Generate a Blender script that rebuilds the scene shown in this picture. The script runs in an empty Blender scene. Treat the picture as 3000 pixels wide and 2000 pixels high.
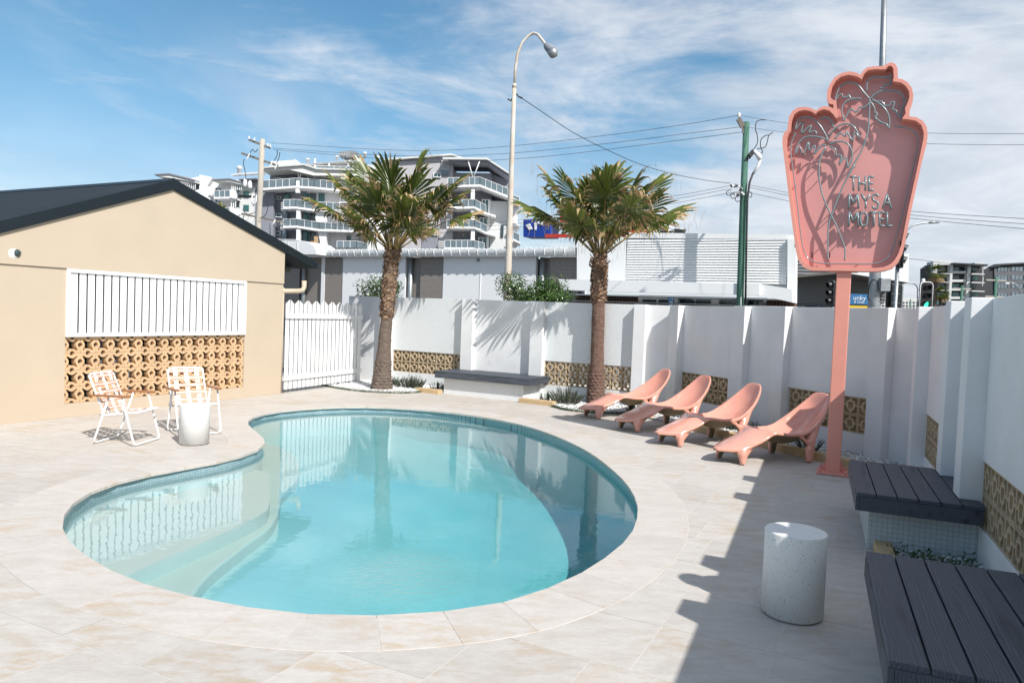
import bpy, bmesh, math, random
from mathutils import Vector, Matrix, noise
from mathutils.geometry import tessellate_polygon
R = math.radians
rnd = random.Random(7)
sc = bpy.context.scene
col = sc.collection

# ------------------------------------------------------------ camera
H = 1.70                                   # eye height
FPX = 2126.0                               # focal length for a 3000 px wide frame
PITCH, ROLL = R(2.293), R(2.216)
cp, sp, cr, sr = math.cos(PITCH), math.sin(PITCH), math.cos(ROLL), math.sin(ROLL)
c_fwd = Vector((0, cp, -sp)); _dn = Vector((0, -sp, -cp))
c_right = Vector((1, 0, 0)) * cr - _dn * sr
c_down = Vector((1, 0, 0)) * sr + _dn * cr
cam_d = bpy.data.cameras.new('camera'); cam = bpy.data.objects.new('camera', cam_d); col.objects.link(cam)
M = Matrix((( c_right.x, -c_down.x, -c_fwd.x, 0), (c_right.y, -c_down.y, -c_fwd.y, 0), (c_right.z, -c_down.z, -c_fwd.z, H), (0, 0, 0, 1)))
cam.matrix_world = M
cam_d.sensor_width = 36; cam_d.lens = FPX / 3000 * 36; cam_d.clip_start = .05; cam_d.clip_end = 3000
sc.camera = cam

# ------------------------------------------------------------ light
SUN_EL, SUN_AZ = R(44.0), math.atan2(.568, -.823)    # azimuth measured from +Y towards +X
sun_dir = Vector((math.sin(SUN_AZ) * math.cos(SUN_EL), math.cos(SUN_AZ) * math.cos(SUN_EL), math.sin(SUN_EL)))
sl = bpy.data.lights.new('sun', 'SUN'); sl.energy = 5.0; sl.angle = R(.53); sl.color = (1, .972, .93)
so = bpy.data.objects.new('sun', sl); col.objects.link(so)
so.rotation_euler = sun_dir.to_track_quat('Z', 'Y').to_euler()
so.location = sun_dir * 60
W = bpy.data.worlds.new('World'); sc.world = W; W.use_nodes = True
sc.view_settings.view_transform = 'Standard'; sc.view_settings.look = 'None'
sc.view_settings.exposure = 0.17; sc.view_settings.gamma = 1.0
sc.view_settings.use_curve_mapping = False
sc.cycles.max_bounces = 10; sc.cycles.transparent_max_bounces = 24; sc.cycles.diffuse_bounces = 4
sc.cycles.glossy_bounces = 4; sc.cycles.transmission_bounces = 6
sc.cycles.use_denoising = True
sc.cycles.caustics_reflective = False; sc.cycles.caustics_refractive = False

def world():
    nt = W.node_tree; N = nt.nodes; L = nt.links; N.clear()
    out = N.new('ShaderNodeOutputWorld'); bg = N.new('ShaderNodeBackground'); bg.inputs['Strength'].default_value = .080
    sky = N.new('ShaderNodeTexSky'); sky.sky_type = 'NISHITA'; sky.sun_disc = False
    sky.sun_elevation = SUN_EL; sky.sun_rotation = SUN_AZ; sky.air_density = 1.25; sky.dust_density = .35; sky.ozone_density = 2.2; sky.altitude = 0
    tc = N.new('ShaderNodeTexCoord'); sep = N.new('ShaderNodeSeparateXYZ'); L.new(tc.outputs['Generated'], sep.inputs[0])
    def math_(op, a, b=None, c=None, clamp=False):
        n = N.new('ShaderNodeMath'); n.operation = op; n.use_clamp = clamp
        for i, v in enumerate((a, b, c)):
            if v is None: continue
            if isinstance(v, (int, float)): n.inputs[i].default_value = v
            else: L.new(v, n.inputs[i])
        return n.outputs[0]
    zz = math_('ADD', math_('MAXIMUM', sep.outputs[2], 0.0), .16)
    X = math_('DIVIDE', sep.outputs[0], zz); Y = math_('DIVIDE', sep.outputs[1], zz)
    cmb = N.new('ShaderNodeCombineXYZ'); L.new(X, cmb.inputs[0]); L.new(Y, cmb.inputs[1])
    def mapping(rot, scale, loc=(0, 0, 0)):
        m = N.new('ShaderNodeMapping'); m.inputs['Rotation'].default_value = (0, 0, R(rot)); m.inputs['Scale'].default_value = scale; m.inputs['Location'].default_value = loc
        L.new(cmb.outputs[0], m.inputs['Vector']); return m.outputs[0]
    def nz(vec, scale, det, rough, dist=0):
        n = N.new('ShaderNodeTexNoise'); n.inputs['Scale'].default_value = scale; n.inputs['Detail'].default_value = det
        n.inputs['Roughness'].default_value = rough; n.inputs['Distortion'].default_value = dist; L.new(vec, n.inputs['Vector']); return n.outputs['Fac']
    def ramp(v, a, b):
        n = N.new('ShaderNodeMapRange'); n.interpolation_type = 'SMOOTHSTEP'; n.inputs['From Min'].default_value = a; n.inputs['From Max'].default_value = b
        L.new(v, n.inputs['Value']); return n.outputs[0]
    # long torn cirrus streaks
    streak = nz(mapping(CL['rot'], (.55, 2.2, 1), CL['l1']), 1.35, 9, .60, .9)
    m3 = N.new('ShaderNodeMapping'); m3.inputs['Rotation'].default_value = (R(8), R(CL['rot3']), R(10)); m3.inputs['Scale'].default_value = CL['s3']; m3.inputs['Location'].default_value = CL['l4']; L.new(tc.outputs['Generated'], m3.inputs['Vector'])
    streak = math_('MULTIPLY_ADD', nz(m3.outputs[0], 1.6, 9, .62, 1.1), .72, math_('MULTIPLY', streak, .28))
    wide = nz(mapping(20, (.8, .8, 1), CL['l2']), .62, 3, .5, .2)
    puff = nz(mapping(0, (1, 1, 1), CL['l3']), 2.6, 8, .62, .3)
    # the sheet of high cloud lies to the right of the view and thins to the left
    sheet = math_('ADD', math_('MULTIPLY', X, CL['sx']), CL['s0'])
    cov = math_('ADD', math_('ADD', math_('MULTIPLY', streak, 1.0), math_('MULTIPLY', wide, .55)), math_('ADD', math_('MULTIPLY', puff, .25), sheet))
    cl = ramp(cov, CL['a'], CL['b'])
    # low cloud near the horizon
    low = ramp(sep.outputs[2], .42, .02)
    cl2 = math_('MULTIPLY', low, ramp(nz(mapping(-8, (1.0, .5, 1), (3, 1, 0)), 1.5, 8, .58, .3), .36, .66))
    hz = math_('MULTIPLY', ramp(sep.outputs[2], .30, -.02), .60)
    f = math_('MAXIMUM', math_('MULTIPLY', cl, .86), math_('MULTIPLY', cl2, .85), clamp=True)
    f = math_('MAXIMUM', f, hz)
    dens = ramp(puff, .3, .75)
    cc = N.new('ShaderNodeMix'); cc.data_type = 'RGBA'; cc.inputs[6].default_value = CL['ca']; cc.inputs[7].default_value = CL['cb']
    L.new(dens, cc.inputs[0])
    tint = N.new('ShaderNodeMix'); tint.data_type = 'RGBA'; tint.blend_type = 'MULTIPLY'; tint.inputs[0].default_value = 1; tint.inputs[7].default_value = CL['tint']
    L.new(sky.outputs[0], tint.inputs[6])
    tmx = N.new('ShaderNodeMix'); tmx.data_type = 'RGBA'; tmx.inputs[6].default_value = CL['tint0']; tmx.inputs[7].default_value = CL['tint']; L.new(ramp(sep.outputs[2], -.02, .33), tmx.inputs[0]); L.new(tmx.outputs[2], tint.inputs[7])
    mx = N.new('ShaderNodeMix'); mx.data_type = 'RGBA'
    L.new(f, mx.inputs[0]); L.new(tint.outputs[2], mx.inputs[6]); L.new(cc.outputs[2], mx.inputs[7])
    L.new(mx.outputs[2], bg.inputs['Color']); L.new(bg.outputs[0], out.inputs['Surface'])
CL = dict(rot3=-60, s3=(1.4, 1.4, 5.5), l4=(3.0, .7, .4), tint0=(.86, 1.10, 1.42, 1), rot=26, l1=(.3, .9, 0), l2=(2.2, .4, 0), l3=(5, 2, 0), sx=.15, s0=.05, a=.775, b=1.09, ca=(7.6, 8.1, 9.0, 1), cb=(10.2, 10.5, 11.0, 1), tint=(.86, 1.30, 1.42, 1))
world()

# ------------------------------------------------------------ place helpers
def ray(x, y):
    return c_right * ((x - 1500) / FPX) + c_down * ((y - 1000) / FPX) + c_fwd
def at(x, y, D):
    """point at forward distance D on the line of sight"""
    d = ray(x, y); t = D / d.y
    return Vector((d.x * t, D, H + d.z * t))
def gnd(x, y, z=0.0):
    d = ray(x, y); t = (z - H) / d.z
    return Vector((d.x * t, d.y * t, z))

# ------------------------------------------------------------ object helpers
class MB:
    def __init__(s): s.v = []; s.f = []; s.mi = []; s.sm = []; s.m = 0; s.smooth = False
    def face(s, idx): s.f.append(idx); s.mi.append(s.m); s.sm.append(s.smooth)
    def add(s, vs, fs):
        o = len(s.v); s.v += [tuple(v) for v in vs]
        for f in fs: s.face([i + o for i in f])
    def box(s, x0, x1, y0, y1, z0, z1):
        s.add([(x0,y0,z0),(x1,y0,z0),(x1,y1,z0),(x0,y1,z0),(x0,y0,z1),(x1,y0,z1),(x1,y1,z1),(x0,y1,z1)],
              [(0,3,2,1),(4,5,6,7),(0,1,5,4),(1,2,6,5),(2,3,7,6),(3,0,4,7)])
    def bar(s, a, b, w, h, up=(0, 0, 1)):
        a = Vector(a); b = Vector(b); d = (b - a).normalized(); u = Vector(up)
        if abs(d.dot(u)) > .98: u = Vector((1, 0, 0))
        sd = d.cross(u).normalized() * w / 2; u2 = sd.normalized().cross(d).normalized() * h / 2
        vs = [a-sd-u2, a+sd-u2, a+sd+u2, a-sd+u2, b-sd-u2, b+sd-u2, b+sd+u2, b-sd+u2]
        s.add(vs, [(0,1,2,3),(7,6,5,4),(0,4,5,1),(1,5,6,2),(2,6,7,3),(3,7,4,0)])
    def prism(s, poly, z0, z1, axis='z'):
        n = len(poly)
        if axis == 'z': P = lambda p, h: (p[0], p[1], h)
        else: P = lambda p, h: (p[0], h, p[1])      # poly in x-z, extruded along y
        A = [P(p, z0) for p in poly]; B = [P(p, z1) for p in poly]
        tri = tessellate_polygon([[Vector((p[0], p[1], 0)) for p in poly]])
        s.add(A + B, [tuple(t) for t in tri] + [(t[2] + n, t[1] + n, t[0] + n) for t in tri] + [(i, (i + 1) % n, (i + 1) % n + n, i + n) for i in range(n)])
    def tube(s, pts, r, n=8, cap=True, closed=False):
        pts = [Vector(p) for p in pts]; m = len(pts); rr = r if isinstance(r, (list, tuple)) else [r] * m
        o = len(s.v); up = None; smz = s.smooth; s.smooth = True
        for i, p in enumerate(pts):
            if closed: d = pts[(i + 1) % m] - pts[i - 1]
            else: d = pts[min(i + 1, m - 1)] - pts[max(i - 1, 0)]
            d.normalize()
            if up is None: up = Vector((0, 0, 1)) if abs(d.z) < .9 else Vector((1, 0, 0))
            sd = d.cross(up)
            if sd.length < 1e-5: sd = d.cross(Vector((.3, .9, .2)))
            sd.normalize(); up = sd.cross(d).normalized()
            for k in range(n):
                a = 2 * math.pi * k / n
                s.v.append(tuple(p + sd * (math.cos(a) * rr[i]) + up * (math.sin(a) * rr[i])))
        for i in range(m if closed else m - 1):
            j = (i + 1) % m
            for k in range(n):
                k2 = (k + 1) % n; s.face([o + i*n + k, o + i*n + k2, o + j*n + k2, o + j*n + k])
        s.smooth = False
        if cap and not closed:
            s.face([o + k for k in range(n)][::-1]); s.face([o + (m-1)*n + k for k in range(n)])
        s.smooth = smz
    def lathe(s, prof, n=24, c=(0, 0, 0)):
        o = len(s.v); m = len(prof); smz = s.smooth; s.smooth = True
        for r, z in prof:
            for k in range(n):
                a = 2 * math.pi * k / n; s.v.append((c[0] + r * math.cos(a), c[1] + r * math.sin(a), c[2] + z))
        for i in range(m - 1):
            for k in range(n):
                k2 = (k + 1) % n; s.face([o + i*n + k, o + i*n + k2, o + (i+1)*n + k2, o + (i+1)*n + k])
        s.smooth = False
        if prof[0][0] > 1e-4: s.face([o + k for k in range(n)][::-1])
        if prof[-1][0] > 1e-4: s.face([o + (m-1)*n + k for k in range(n)])
        s.smooth = smz
    def mesh(s, name, mats, recalc=True):
        me = bpy.data.meshes.new(name); me.from_pydata(s.v, [], s.f)
        for m in (mats if isinstance(mats, (list, tuple)) else [mats]): me.materials.append(m)
        me.polygons.foreach_set('material_index', s.mi); me.polygons.foreach_set('use_smooth', s.sm)
        me.update()
        if recalc:
            b = bmesh.new(); b.from_mesh(me); bmesh.ops.recalc_face_normals(b, faces=b.faces); b.to_mesh(me); b.free()
        return me
    def build(s, name, mats, parent=None, loc=(0, 0, 0), rotz=0, bevel=0, recalc=True):
        return obj(name, s.mesh(name, mats, recalc), parent, loc, rotz, bevel)
def obj(name, me, parent=None, loc=(0, 0, 0), rotz=0, bevel=0):
    o = bpy.data.objects.new(name, me); col.objects.link(o)
    if parent is not None: o.parent = parent
    o.location = loc; o.rotation_euler = (0, 0, rotz) if isinstance(rotz, (int, float)) else rotz
    if bevel:
        b = o.modifiers.new('bevel', 'BEVEL'); b.width = bevel; b.segments = 2; b.limit_method = 'ANGLE'; b.harden_normals = False
    return o
def tag(o, label=None, cat=None, group=None, kind=None):
    if label: o['label'] = label
    if cat: o['category'] = cat
    if group: o['group'] = group
    if kind: o['kind'] = kind
    return o
def thing(name, label, cat, loc=(0, 0, 0), rotz=0, group=None):
    o = bpy.data.objects.new(name, None); col.objects.link(o); o.location = loc
    o.rotation_euler = (0, 0, rotz); o.empty_display_size = .2
    return tag(o, label, cat, group)
def bx(name, m, parent, x0, x1, y0, y1, z0, z1, bevel=0):
    b = MB(); b.box(x0, x1, y0, y1, z0, z1); return b.build(name, m, parent, bevel=bevel, recalc=False)
def text_mesh(txt, size, depth, mat_):
    c = bpy.data.curves.new('lettering', 'FONT'); c.body = txt; c.size = size; c.extrude = depth; c.resolution_u = 3
    t = bpy.data.objects.new('t', c); col.objects.link(t)
    me = bpy.data.meshes.new_from_object(t.evaluated_get(bpy.context.evaluated_depsgraph_get())); bpy.data.objects.remove(t)
    me.materials.clear(); me.materials.append(mat_); return me
def plate(polys, depth, mat_, bev=0):
    """flat shape (first polygon outer, rest holes) in x-z, front face at y=0, thickness along +y"""
    c = bpy.data.curves.new('shape', 'CURVE'); c.dimensions = '2D'; c.fill_mode = 'BOTH'; c.extrude = depth / 2
    for poly in polys:
        s = c.splines.new('POLY'); s.points.add(len(poly) - 1)
        for p, q in zip(s.points, poly): p.co = (q[0], q[1], 0, 1)
        s.use_cyclic_u = True
    t = bpy.data.objects.new('t', c); col.objects.link(t)
    me = bpy.data.meshes.new_from_object(t.evaluated_get(bpy.context.evaluated_depsgraph_get())); bpy.data.objects.remove(t)
    me.transform(Matrix.Translation((0, depth / 2, 0)) @ Matrix.Rotation(R(90), 4, 'X'))
    me.materials.clear(); me.materials.append(mat_)
    return me

# ------------------------------------------------------------ materials
def mat(name, base, rough=.6, var=.0, vscale=6, bump=0, bscale=60, metal=0, spec=.5, base2=None, randv=0, coat=0, stretch=None, det=4, coords='Object', bdist=.01, trans=0, sub=0):
    m = bpy.data.materials.new(name); m.use_nodes = True; N = m.node_tree.nodes; L = m.node_tree.links
    p = N['Principled BSDF']; p.inputs['Roughness'].default_value = rough; p.inputs['Metallic'].default_value = metal
    p.inputs['Specular IOR Level'].default_value = spec; p.inputs['Coat Weight'].default_value = coat
    p.inputs['Base Color'].default_value = (*base, 1)
    if coat: p.inputs['Coat Roughness'].default_value = .06
    tc = N.new('ShaderNodeTexCoord'); vec = tc.outputs[coords]
    if stretch:
        mp = N.new('ShaderNodeMapping'); mp.inputs['Scale'].default_value = stretch; L.new(vec, mp.inputs['Vector']); vec = mp.outputs[0]
    if randv or var or base2:
        nz = N.new('ShaderNodeTexNoise'); nz.inputs['Scale'].default_value = vscale; nz.inputs['Detail'].default_value = det; nz.inputs['Roughness'].default_value = .6
        L.new(vec, nz.inputs['Vector'])
        mx = N.new('ShaderNodeMix'); mx.data_type = 'RGBA'
        b2 = base2 or tuple(c * (1 - var) for c in base)
        mx.inputs[6].default_value = (*base, 1); mx.inputs[7].default_value = (*b2, 1)
        mr = N.new('ShaderNodeMapRange'); mr.inputs['From Min'].default_value = .35; mr.inputs['From Max'].default_value = .68
        L.new(nz.outputs['Fac'], mr.inputs['Value']); L.new(mr.outputs[0], mx.inputs[0]); last = mx.outputs[2]
        if randv:
            oi = N.new('ShaderNodeObjectInfo'); hv = N.new('ShaderNodeHueSaturation')
            r2 = N.new('ShaderNodeMapRange'); r2.inputs['To Min'].default_value = 1 - randv; r2.inputs['To Max'].default_value = 1 + randv
            L.new(oi.outputs['Random'], r2.inputs['Value']); L.new(r2.outputs[0], hv.inputs['Value']); L.new(last, hv.inputs['Color']); last = hv.outputs[0]
        L.new(last, p.inputs['Base Color'])
    if bump:
        nb = N.new('ShaderNodeTexNoise'); nb.inputs['Scale'].default_value = bscale; nb.inputs['Detail'].default_value = 5
        L.new(vec, nb.inputs['Vector'])
        bp = N.new('ShaderNodeBump'); bp.inputs['Strength'].default_value = bump; bp.inputs['Distance'].default_value = bdist
        L.new(nb.outputs['Fac'], bp.inputs['Height']); L.new(bp.outputs[0], p.inputs['Normal'])
    return m
def node_new(m, t): return m.node_tree.nodes.new(t)
WHITE = mat('white_render', (.79, .79, .79), .85, var=.07, vscale=2.2, bump=.25, bscale=150, bdist=.0015, det=7, base2=(.73, .73, .72))
WPAINT = mat('white_paint', (.82, .82, .82), .5, var=.03, vscale=3)
BEIGE = mat('beige_render', (.52, .43, .325), .9, var=.05, vscale=1.5, bump=.35, bscale=160, bdist=.002)
BEIGE_TRIM = mat('beige_pipe', (.52, .43, .325), .55)
CLAY = mat('cream_clay', (.62, .42, .245), .85, var=.12, vscale=9, bump=.3, bscale=90, randv=.07, bdist=.003)
SANDB = mat('sand_block', (.52, .405, .26), .9, var=.18, vscale=14, bump=.4, bscale=120, randv=.08, bdist=.003)
ROOFM = mat('dark_roof_steel', (.016, .024, .032), .5, var=.2, vscale=2, spec=.4)
BARGE = mat('dark_barge', (.010, .017, .022), .6, spec=.25)
PINK = mat('glossy_pink_fibreglass', (.73, .335, .25), .2, var=.05, vscale=5, coat=.8, spec=.5, bump=.04, bscale=14, base2=(.69, .305, .225))
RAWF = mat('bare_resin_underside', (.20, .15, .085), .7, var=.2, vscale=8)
PINKS = mat('pink_sign_paint', (.75, .305, .235), .45, var=.06, vscale=3, bump=.05, bscale=50)
PINKF = mat('pink_sign_face', (.67, .30, .275), .28, var=.05, vscale=2, coat=.3)
TUBEG = mat('neon_tube_glass', (.20, .25, .26), .22, spec=.6, coat=.4)
TUBEB = mat('neon_tube_back', (.02, .16, .18), .4)
BLACK = mat('black_plastic', (.012, .013, .014), .45)
DARK = mat('dark_void', (.02, .022, .026), .9)
GALV = mat('galvanised_steel', (.36, .38, .39), .45, var=.25, vscale=9, metal=.6)
CONC = mat('concrete_pole', (.48, .44, .38), .85, var=.25, vscale=5, bump=.3, bscale=40, base2=(.36, .32, .27), stretch=(6, 6, .6))
LAMPP = mat('lamp_post_paint', (.58, .55, .50), .7, base2=(.50, .40, .30), var=.1, vscale=3.2, det=7, bump=.1)
GREENP = mat('green_pole', (.040, .125, .085), .8, base2=(.085, .19, .14), vscale=3.5, var=.2, stretch=(3, 3, .5), bump=.3, bscale=30)
TIMB = mat('weathered_timber', (.20, .17, .14), .9, var=.3, vscale=14, bump=.3)
WIRE = mat('black_wire', (.03, .03, .035), .6)
COPING = None
CHAIRW = mat('white_powdercoat', (.80, .80, .79), .35)
WEBW = mat('white_webbing', (.78, .78, .76), .6)
WEBO = mat('tan_webbing', (.60, .30, .19), .6)
TEAK = mat('varnished_timber', (.36, .15, .055), .4, var=.3, vscale=30, stretch=(1, 6, 6), coat=.3)
SLEEPER = mat('sandstone_edging', (.56, .40, .22), .85, var=.15, vscale=8, bump=.3)
PEB = mat('white_pebble', (.78, .78, .76), .7, randv=.05)
SOIL = mat('white_gravel_bed', (.50, .49, .46), .95, var=.4, vscale=40, bump=1, bscale=70)
GLASS = mat('dark_window', (.03, .05, .06), .08, spec=.8)
TEAL = mat('teal_glass', (.045, .16, .155), .15, spec=.8, var=.5, vscale=.6)
RAILG = mat('balustrade_glass', (.16, .21, .235), .12, spec=.7, var=.3, vscale=.5)
AWHITE = mat('apartment_white', (.82, .82, .82), .7, var=.03, vscale=.2)
ALIGHT = mat('apartment_pale_grey', (.60, .61, .60), .8)
AGREY = mat('apartment_grey', (.25, .26, .30), .8, var=.15, vscale=.3)
ALILAC = mat('apartment_lilac', (.46, .445, .46), .8, var=.06, vscale=.3)
ASOFF = mat('apartment_soffit', (.74, .74, .70), .8)
FENCEW = mat('white_picket_paint', (.83, .83, .83), .45)
def terrazzo():
    m = mat('speckled_terrazzo', (.62, .61, .585), .55); N = m.node_tree.nodes; L = m.node_tree.links
    p = N['Principled BSDF']; src = None
    tc = N.new('ShaderNodeTexCoord')
    for sc_, thr, c in ((95, .22, (.07, .06, .055, 1)), (60, .17, (.20, .16, .13, 1))):
        v = N.new('ShaderNodeTexVoronoi'); v.inputs['Scale'].default_value = sc_; v.inputs['Randomness'].default_value = 1
        L.new(tc.outputs['Object'], v.inputs['Vector'])
        s2 = N.new('ShaderNodeSeparateColor'); L.new(v.outputs['Color'], s2.inputs[0])
        a = N.new('ShaderNodeMath'); a.operation = 'MULTIPLY'; a.inputs[1].default_value = thr * 1.6; L.new(s2.outputs[0], a.inputs[0])
        k = N.new('ShaderNodeMath'); k.operation = 'SUBTRACT'; k.inputs[1].default_value = thr * .55; L.new(a.outputs[0], k.inputs[0])
        lt = N.new('ShaderNodeMath'); lt.operation = 'LESS_THAN'; L.new(v.outputs['Distance'], lt.inputs[0]); L.new(k.outputs[0], lt.inputs[1])
        mx = N.new('ShaderNodeMix'); mx.data_type = 'RGBA'; mx.inputs[7].default_value = c
        L.new(lt.outputs[0], mx.inputs[0]); mx.inputs[6].default_value = (.74, .735, .71, 1)
        if src: L.new(src, mx.inputs[6])
        src = mx.outputs[2]
    L.new(src, p.inputs['Base Color']); return m
TERR = terrazzo()
def mosaic(name, c1, c2, grout, size, rough=.3, gw=.1, bstr=.4):
    m = mat(name, c1, rough); N = m.node_tree.nodes; L = m.node_tree.links; p = N['Principled BSDF']
    tc = N.new('ShaderNodeTexCoord'); s = N.new('ShaderNodeSeparateXYZ'); L.new(tc.outputs['Object'], s.inputs[0])
    a = N.new('ShaderNodeMath'); a.operation = 'ADD'; L.new(s.outputs[0], a.inputs[0]); L.new(s.outputs[1], a.inputs[1])
    cb = N.new('ShaderNodeCombineXYZ'); L.new(a.outputs[0], cb.inputs[0]); L.new(s.outputs[2], cb.inputs[1])
    b = N.new('ShaderNodeTexBrick'); b.offset = 0; b.squash = 1; b.inputs['Scale'].default_value = 1
    b.inputs['Brick Width'].default_value = size; b.inputs['Row Height'].default_value = size; b.inputs['Mortar Size'].default_value = size * gw
    b.inputs['Mortar Smooth'].default_value = .1; b.inputs['Bias'].default_value = 0
    b.inputs['Color1'].default_value = (*c1, 1); b.inputs['Color2'].default_value = (*c2, 1); b.inputs['Mortar'].default_value = (*grout, 1)
    L.new(cb.outputs[0], b.inputs['Vector']); L.new(b.outputs['Color'], p.inputs['Base Color'])
    bp = N.new('ShaderNodeBump'); bp.invert = True; bp.inputs['Strength'].default_value = bstr; bp.inputs['Distance'].default_value = .003
    L.new(b.outputs['Fac'], bp.inputs['Height']); L.new(bp.outputs[0], p.inputs['Normal'])
    return m
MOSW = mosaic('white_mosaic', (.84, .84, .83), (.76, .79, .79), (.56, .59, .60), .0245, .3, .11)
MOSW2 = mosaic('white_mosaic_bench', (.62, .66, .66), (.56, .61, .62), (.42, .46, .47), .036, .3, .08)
BANDT = mosaic('pool_band_mosaic', (.36, .50, .52), (.28, .43, .47), (.17, .23, .26), .024, .25, .10)
def stone(name, c1, c2, c3, randv=.05):
    m = mat(name, c1, .72); N = m.node_tree.nodes; L = m.node_tree.links; p = N['Principled BSDF']
    g = N.new('ShaderNodeNewGeometry'); oi = N.new('ShaderNodeObjectInfo')
    # layered veins run roughly along the house-to-street tile rows; each tile is shifted so that no two match
    off = N.new('ShaderNodeVectorMath'); off.operation = 'MULTIPLY_ADD'
    cbn = N.new('ShaderNodeCombineXYZ')
    for i in range(3): L.new(oi.outputs['Random'], cbn.inputs[i])
    off.inputs[1].default_value = (17, 9, 31); L.new(cbn.outputs[0], off.inputs[0]); L.new(g.outputs['Position'], off.inputs[2])
    rt = N.new('ShaderNodeMapping'); rt.inputs['Rotation'].default_value = (0, 0, R(14)); rt.inputs['Scale'].default_value = (1.1, 2.6, 1); L.new(off.outputs[0], rt.inputs['Vector'])
    def nz(v, s, d, r, dist=0):
        n = N.new('ShaderNodeTexNoise'); n.inputs['Scale'].default_value = s; n.inputs['Detail'].default_value = d; n.inputs['Roughness'].default_value = r; n.inputs['Distortion'].default_value = dist
        L.new(v, n.inputs['Vector']); return n.outputs['Fac']
    def mr(v, a, b, lo=0, hi=1):
        n = N.new('ShaderNodeMapRange'); n.inputs['From Min'].default_value = a; n.inputs['From Max'].default_value = b; n.inputs['To Min'].default_value = lo; n.inputs['To Max'].default_value = hi
        L.new(v, n.inputs['Value']); return n.outputs[0]
    vein = nz(rt.outputs[0], 4.2, 10, .72, .3); big = nz(off.outputs[0], .9, 3, .5); fine = nz(rt.outputs[0], 26, 6, .7); pit = nz(off.outputs[0], 70, 3, .6)
    def mix(f, a, b):
        n = N.new('ShaderNodeMix'); n.data_type = 'RGBA'
        for s_, v in ((0, f), (6, a), (7, b)):
            if isinstance(v, tuple): n.inputs[s_].default_value = (*v, 1)
            else: L.new(v, n.inputs[s_])
        return n.outputs[2]
    c = mix(mr(vein, .36, .64), c1, c2)
    mlt = N.new('ShaderNodeMath'); mlt.operation = 'MULTIPLY'; L.new(mr(vein, .47, .66), mlt.inputs[0]); L.new(mr(big, .47, .66), mlt.inputs[1])
    c = mix(mlt.outputs[0], c, c3)
    c = mix(mr(fine, .3, .7, 0, .34), c, tuple(x * .62 for x in c1))
    hv = N.new('ShaderNodeHueSaturation'); L.new(c, hv.inputs['Color']); L.new(mr(oi.outputs['Random'], 0, 1, 1 - randv, 1 + randv), hv.inputs['Value']); L.new(hv.outputs[0], p.inputs['Base Color'])
    bp = N.new('ShaderNodeBump'); bp.inputs['Strength'].default_value = .25; bp.inputs['Distance'].default_value = .004
    ad = N.new('ShaderNodeMath'); ad.operation = 'ADD'; L.new(fine, ad.inputs[0]); L.new(pit, ad.inputs[1]); L.new(ad.outputs[0], bp.inputs['Height']); L.new(bp.outputs[0], p.inputs['Normal'])
    return m
TRAV = stone('pale_travertine', (.555, .515, .47), (.46, .42, .375), (.47, .345, .21), .045)
TRAVC = stone('coping_travertine', (.575, .53, .485), (.50, .455, .405), (.50, .37, .23), .03)
GROUT = mat('pale_grout', (.64, .60, .55), .9, var=.1, vscale=20)
def plankmat():
    m = mat('grey_composite_timber', (.115, .125, .14), .6); N = m.node_tree.nodes; L = m.node_tree.links; p = N['Principled BSDF']
    tc = N.new('ShaderNodeTexCoord'); oi = N.new('ShaderNodeObjectInfo')
    ad = N.new('ShaderNodeVectorMath'); ad.operation = 'MULTIPLY_ADD'; cbn = N.new('ShaderNodeCombineXYZ')
    for i in range(3): L.new(oi.outputs['Random'], cbn.inputs[i])
    ad.inputs[1].default_value = (13, 7, 5); L.new(cbn.outputs[0], ad.inputs[0]); L.new(tc.outputs['Object'], ad.inputs[2])
    mp = N.new('ShaderNodeMapping'); mp.inputs['Scale'].default_value = (1.1, 11, 11); L.new(ad.outputs[0], mp.inputs['Vector'])
    w = N.new('ShaderNodeTexWave'); w.wave_type = 'BANDS'; w.bands_direction = 'Y'; w.inputs['Scale'].default_value = 2.3; w.inputs['Distortion'].default_value = 14; w.inputs['Detail'].default_value = 3; w.inputs['Detail Scale'].default_value = .7
    L.new(mp.outputs[0], w.inputs['Vector'])
    n = N.new('ShaderNodeTexNoise'); n.inputs['Scale'].default_value = 1.3; n.inputs['Detail'].default_value = 6; L.new(mp.outputs[0], n.inputs['Vector'])
    mx = N.new('ShaderNodeMix'); mx.data_type = 'RGBA'; mx.inputs[6].default_value = (.076, .088, .108, 1); mx.inputs[7].default_value = (.044, .053, .068, 1); L.new(w.outputs['Fac'], mx.inputs[0])
    m2 = N.new('ShaderNodeMix'); m2.data_type = 'RGBA'; m2.inputs[7].default_value = (.028, .032, .04, 1)
    r = N.new('ShaderNodeMapRange'); r.inputs['From Min'].default_value = .58; r.inputs['From Max'].default_value = .72; L.new(n.outputs['Fac'], r.inputs['Value']); L.new(r.outputs[0], m2.inputs[0]); L.new(mx.outputs[2], m2.inputs[6])
    L.new(m2.outputs[2], p.inputs['Base Color'])
    bp = N.new('ShaderNodeBump'); bp.inputs['Strength'].default_value = .3; bp.inputs['Distance'].default_value = .003; L.new(w.outputs['Fac'], bp.inputs['Height']); L.new(bp.outputs[0], p.inputs['Normal'])
    return m
PLANK = plankmat()
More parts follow.
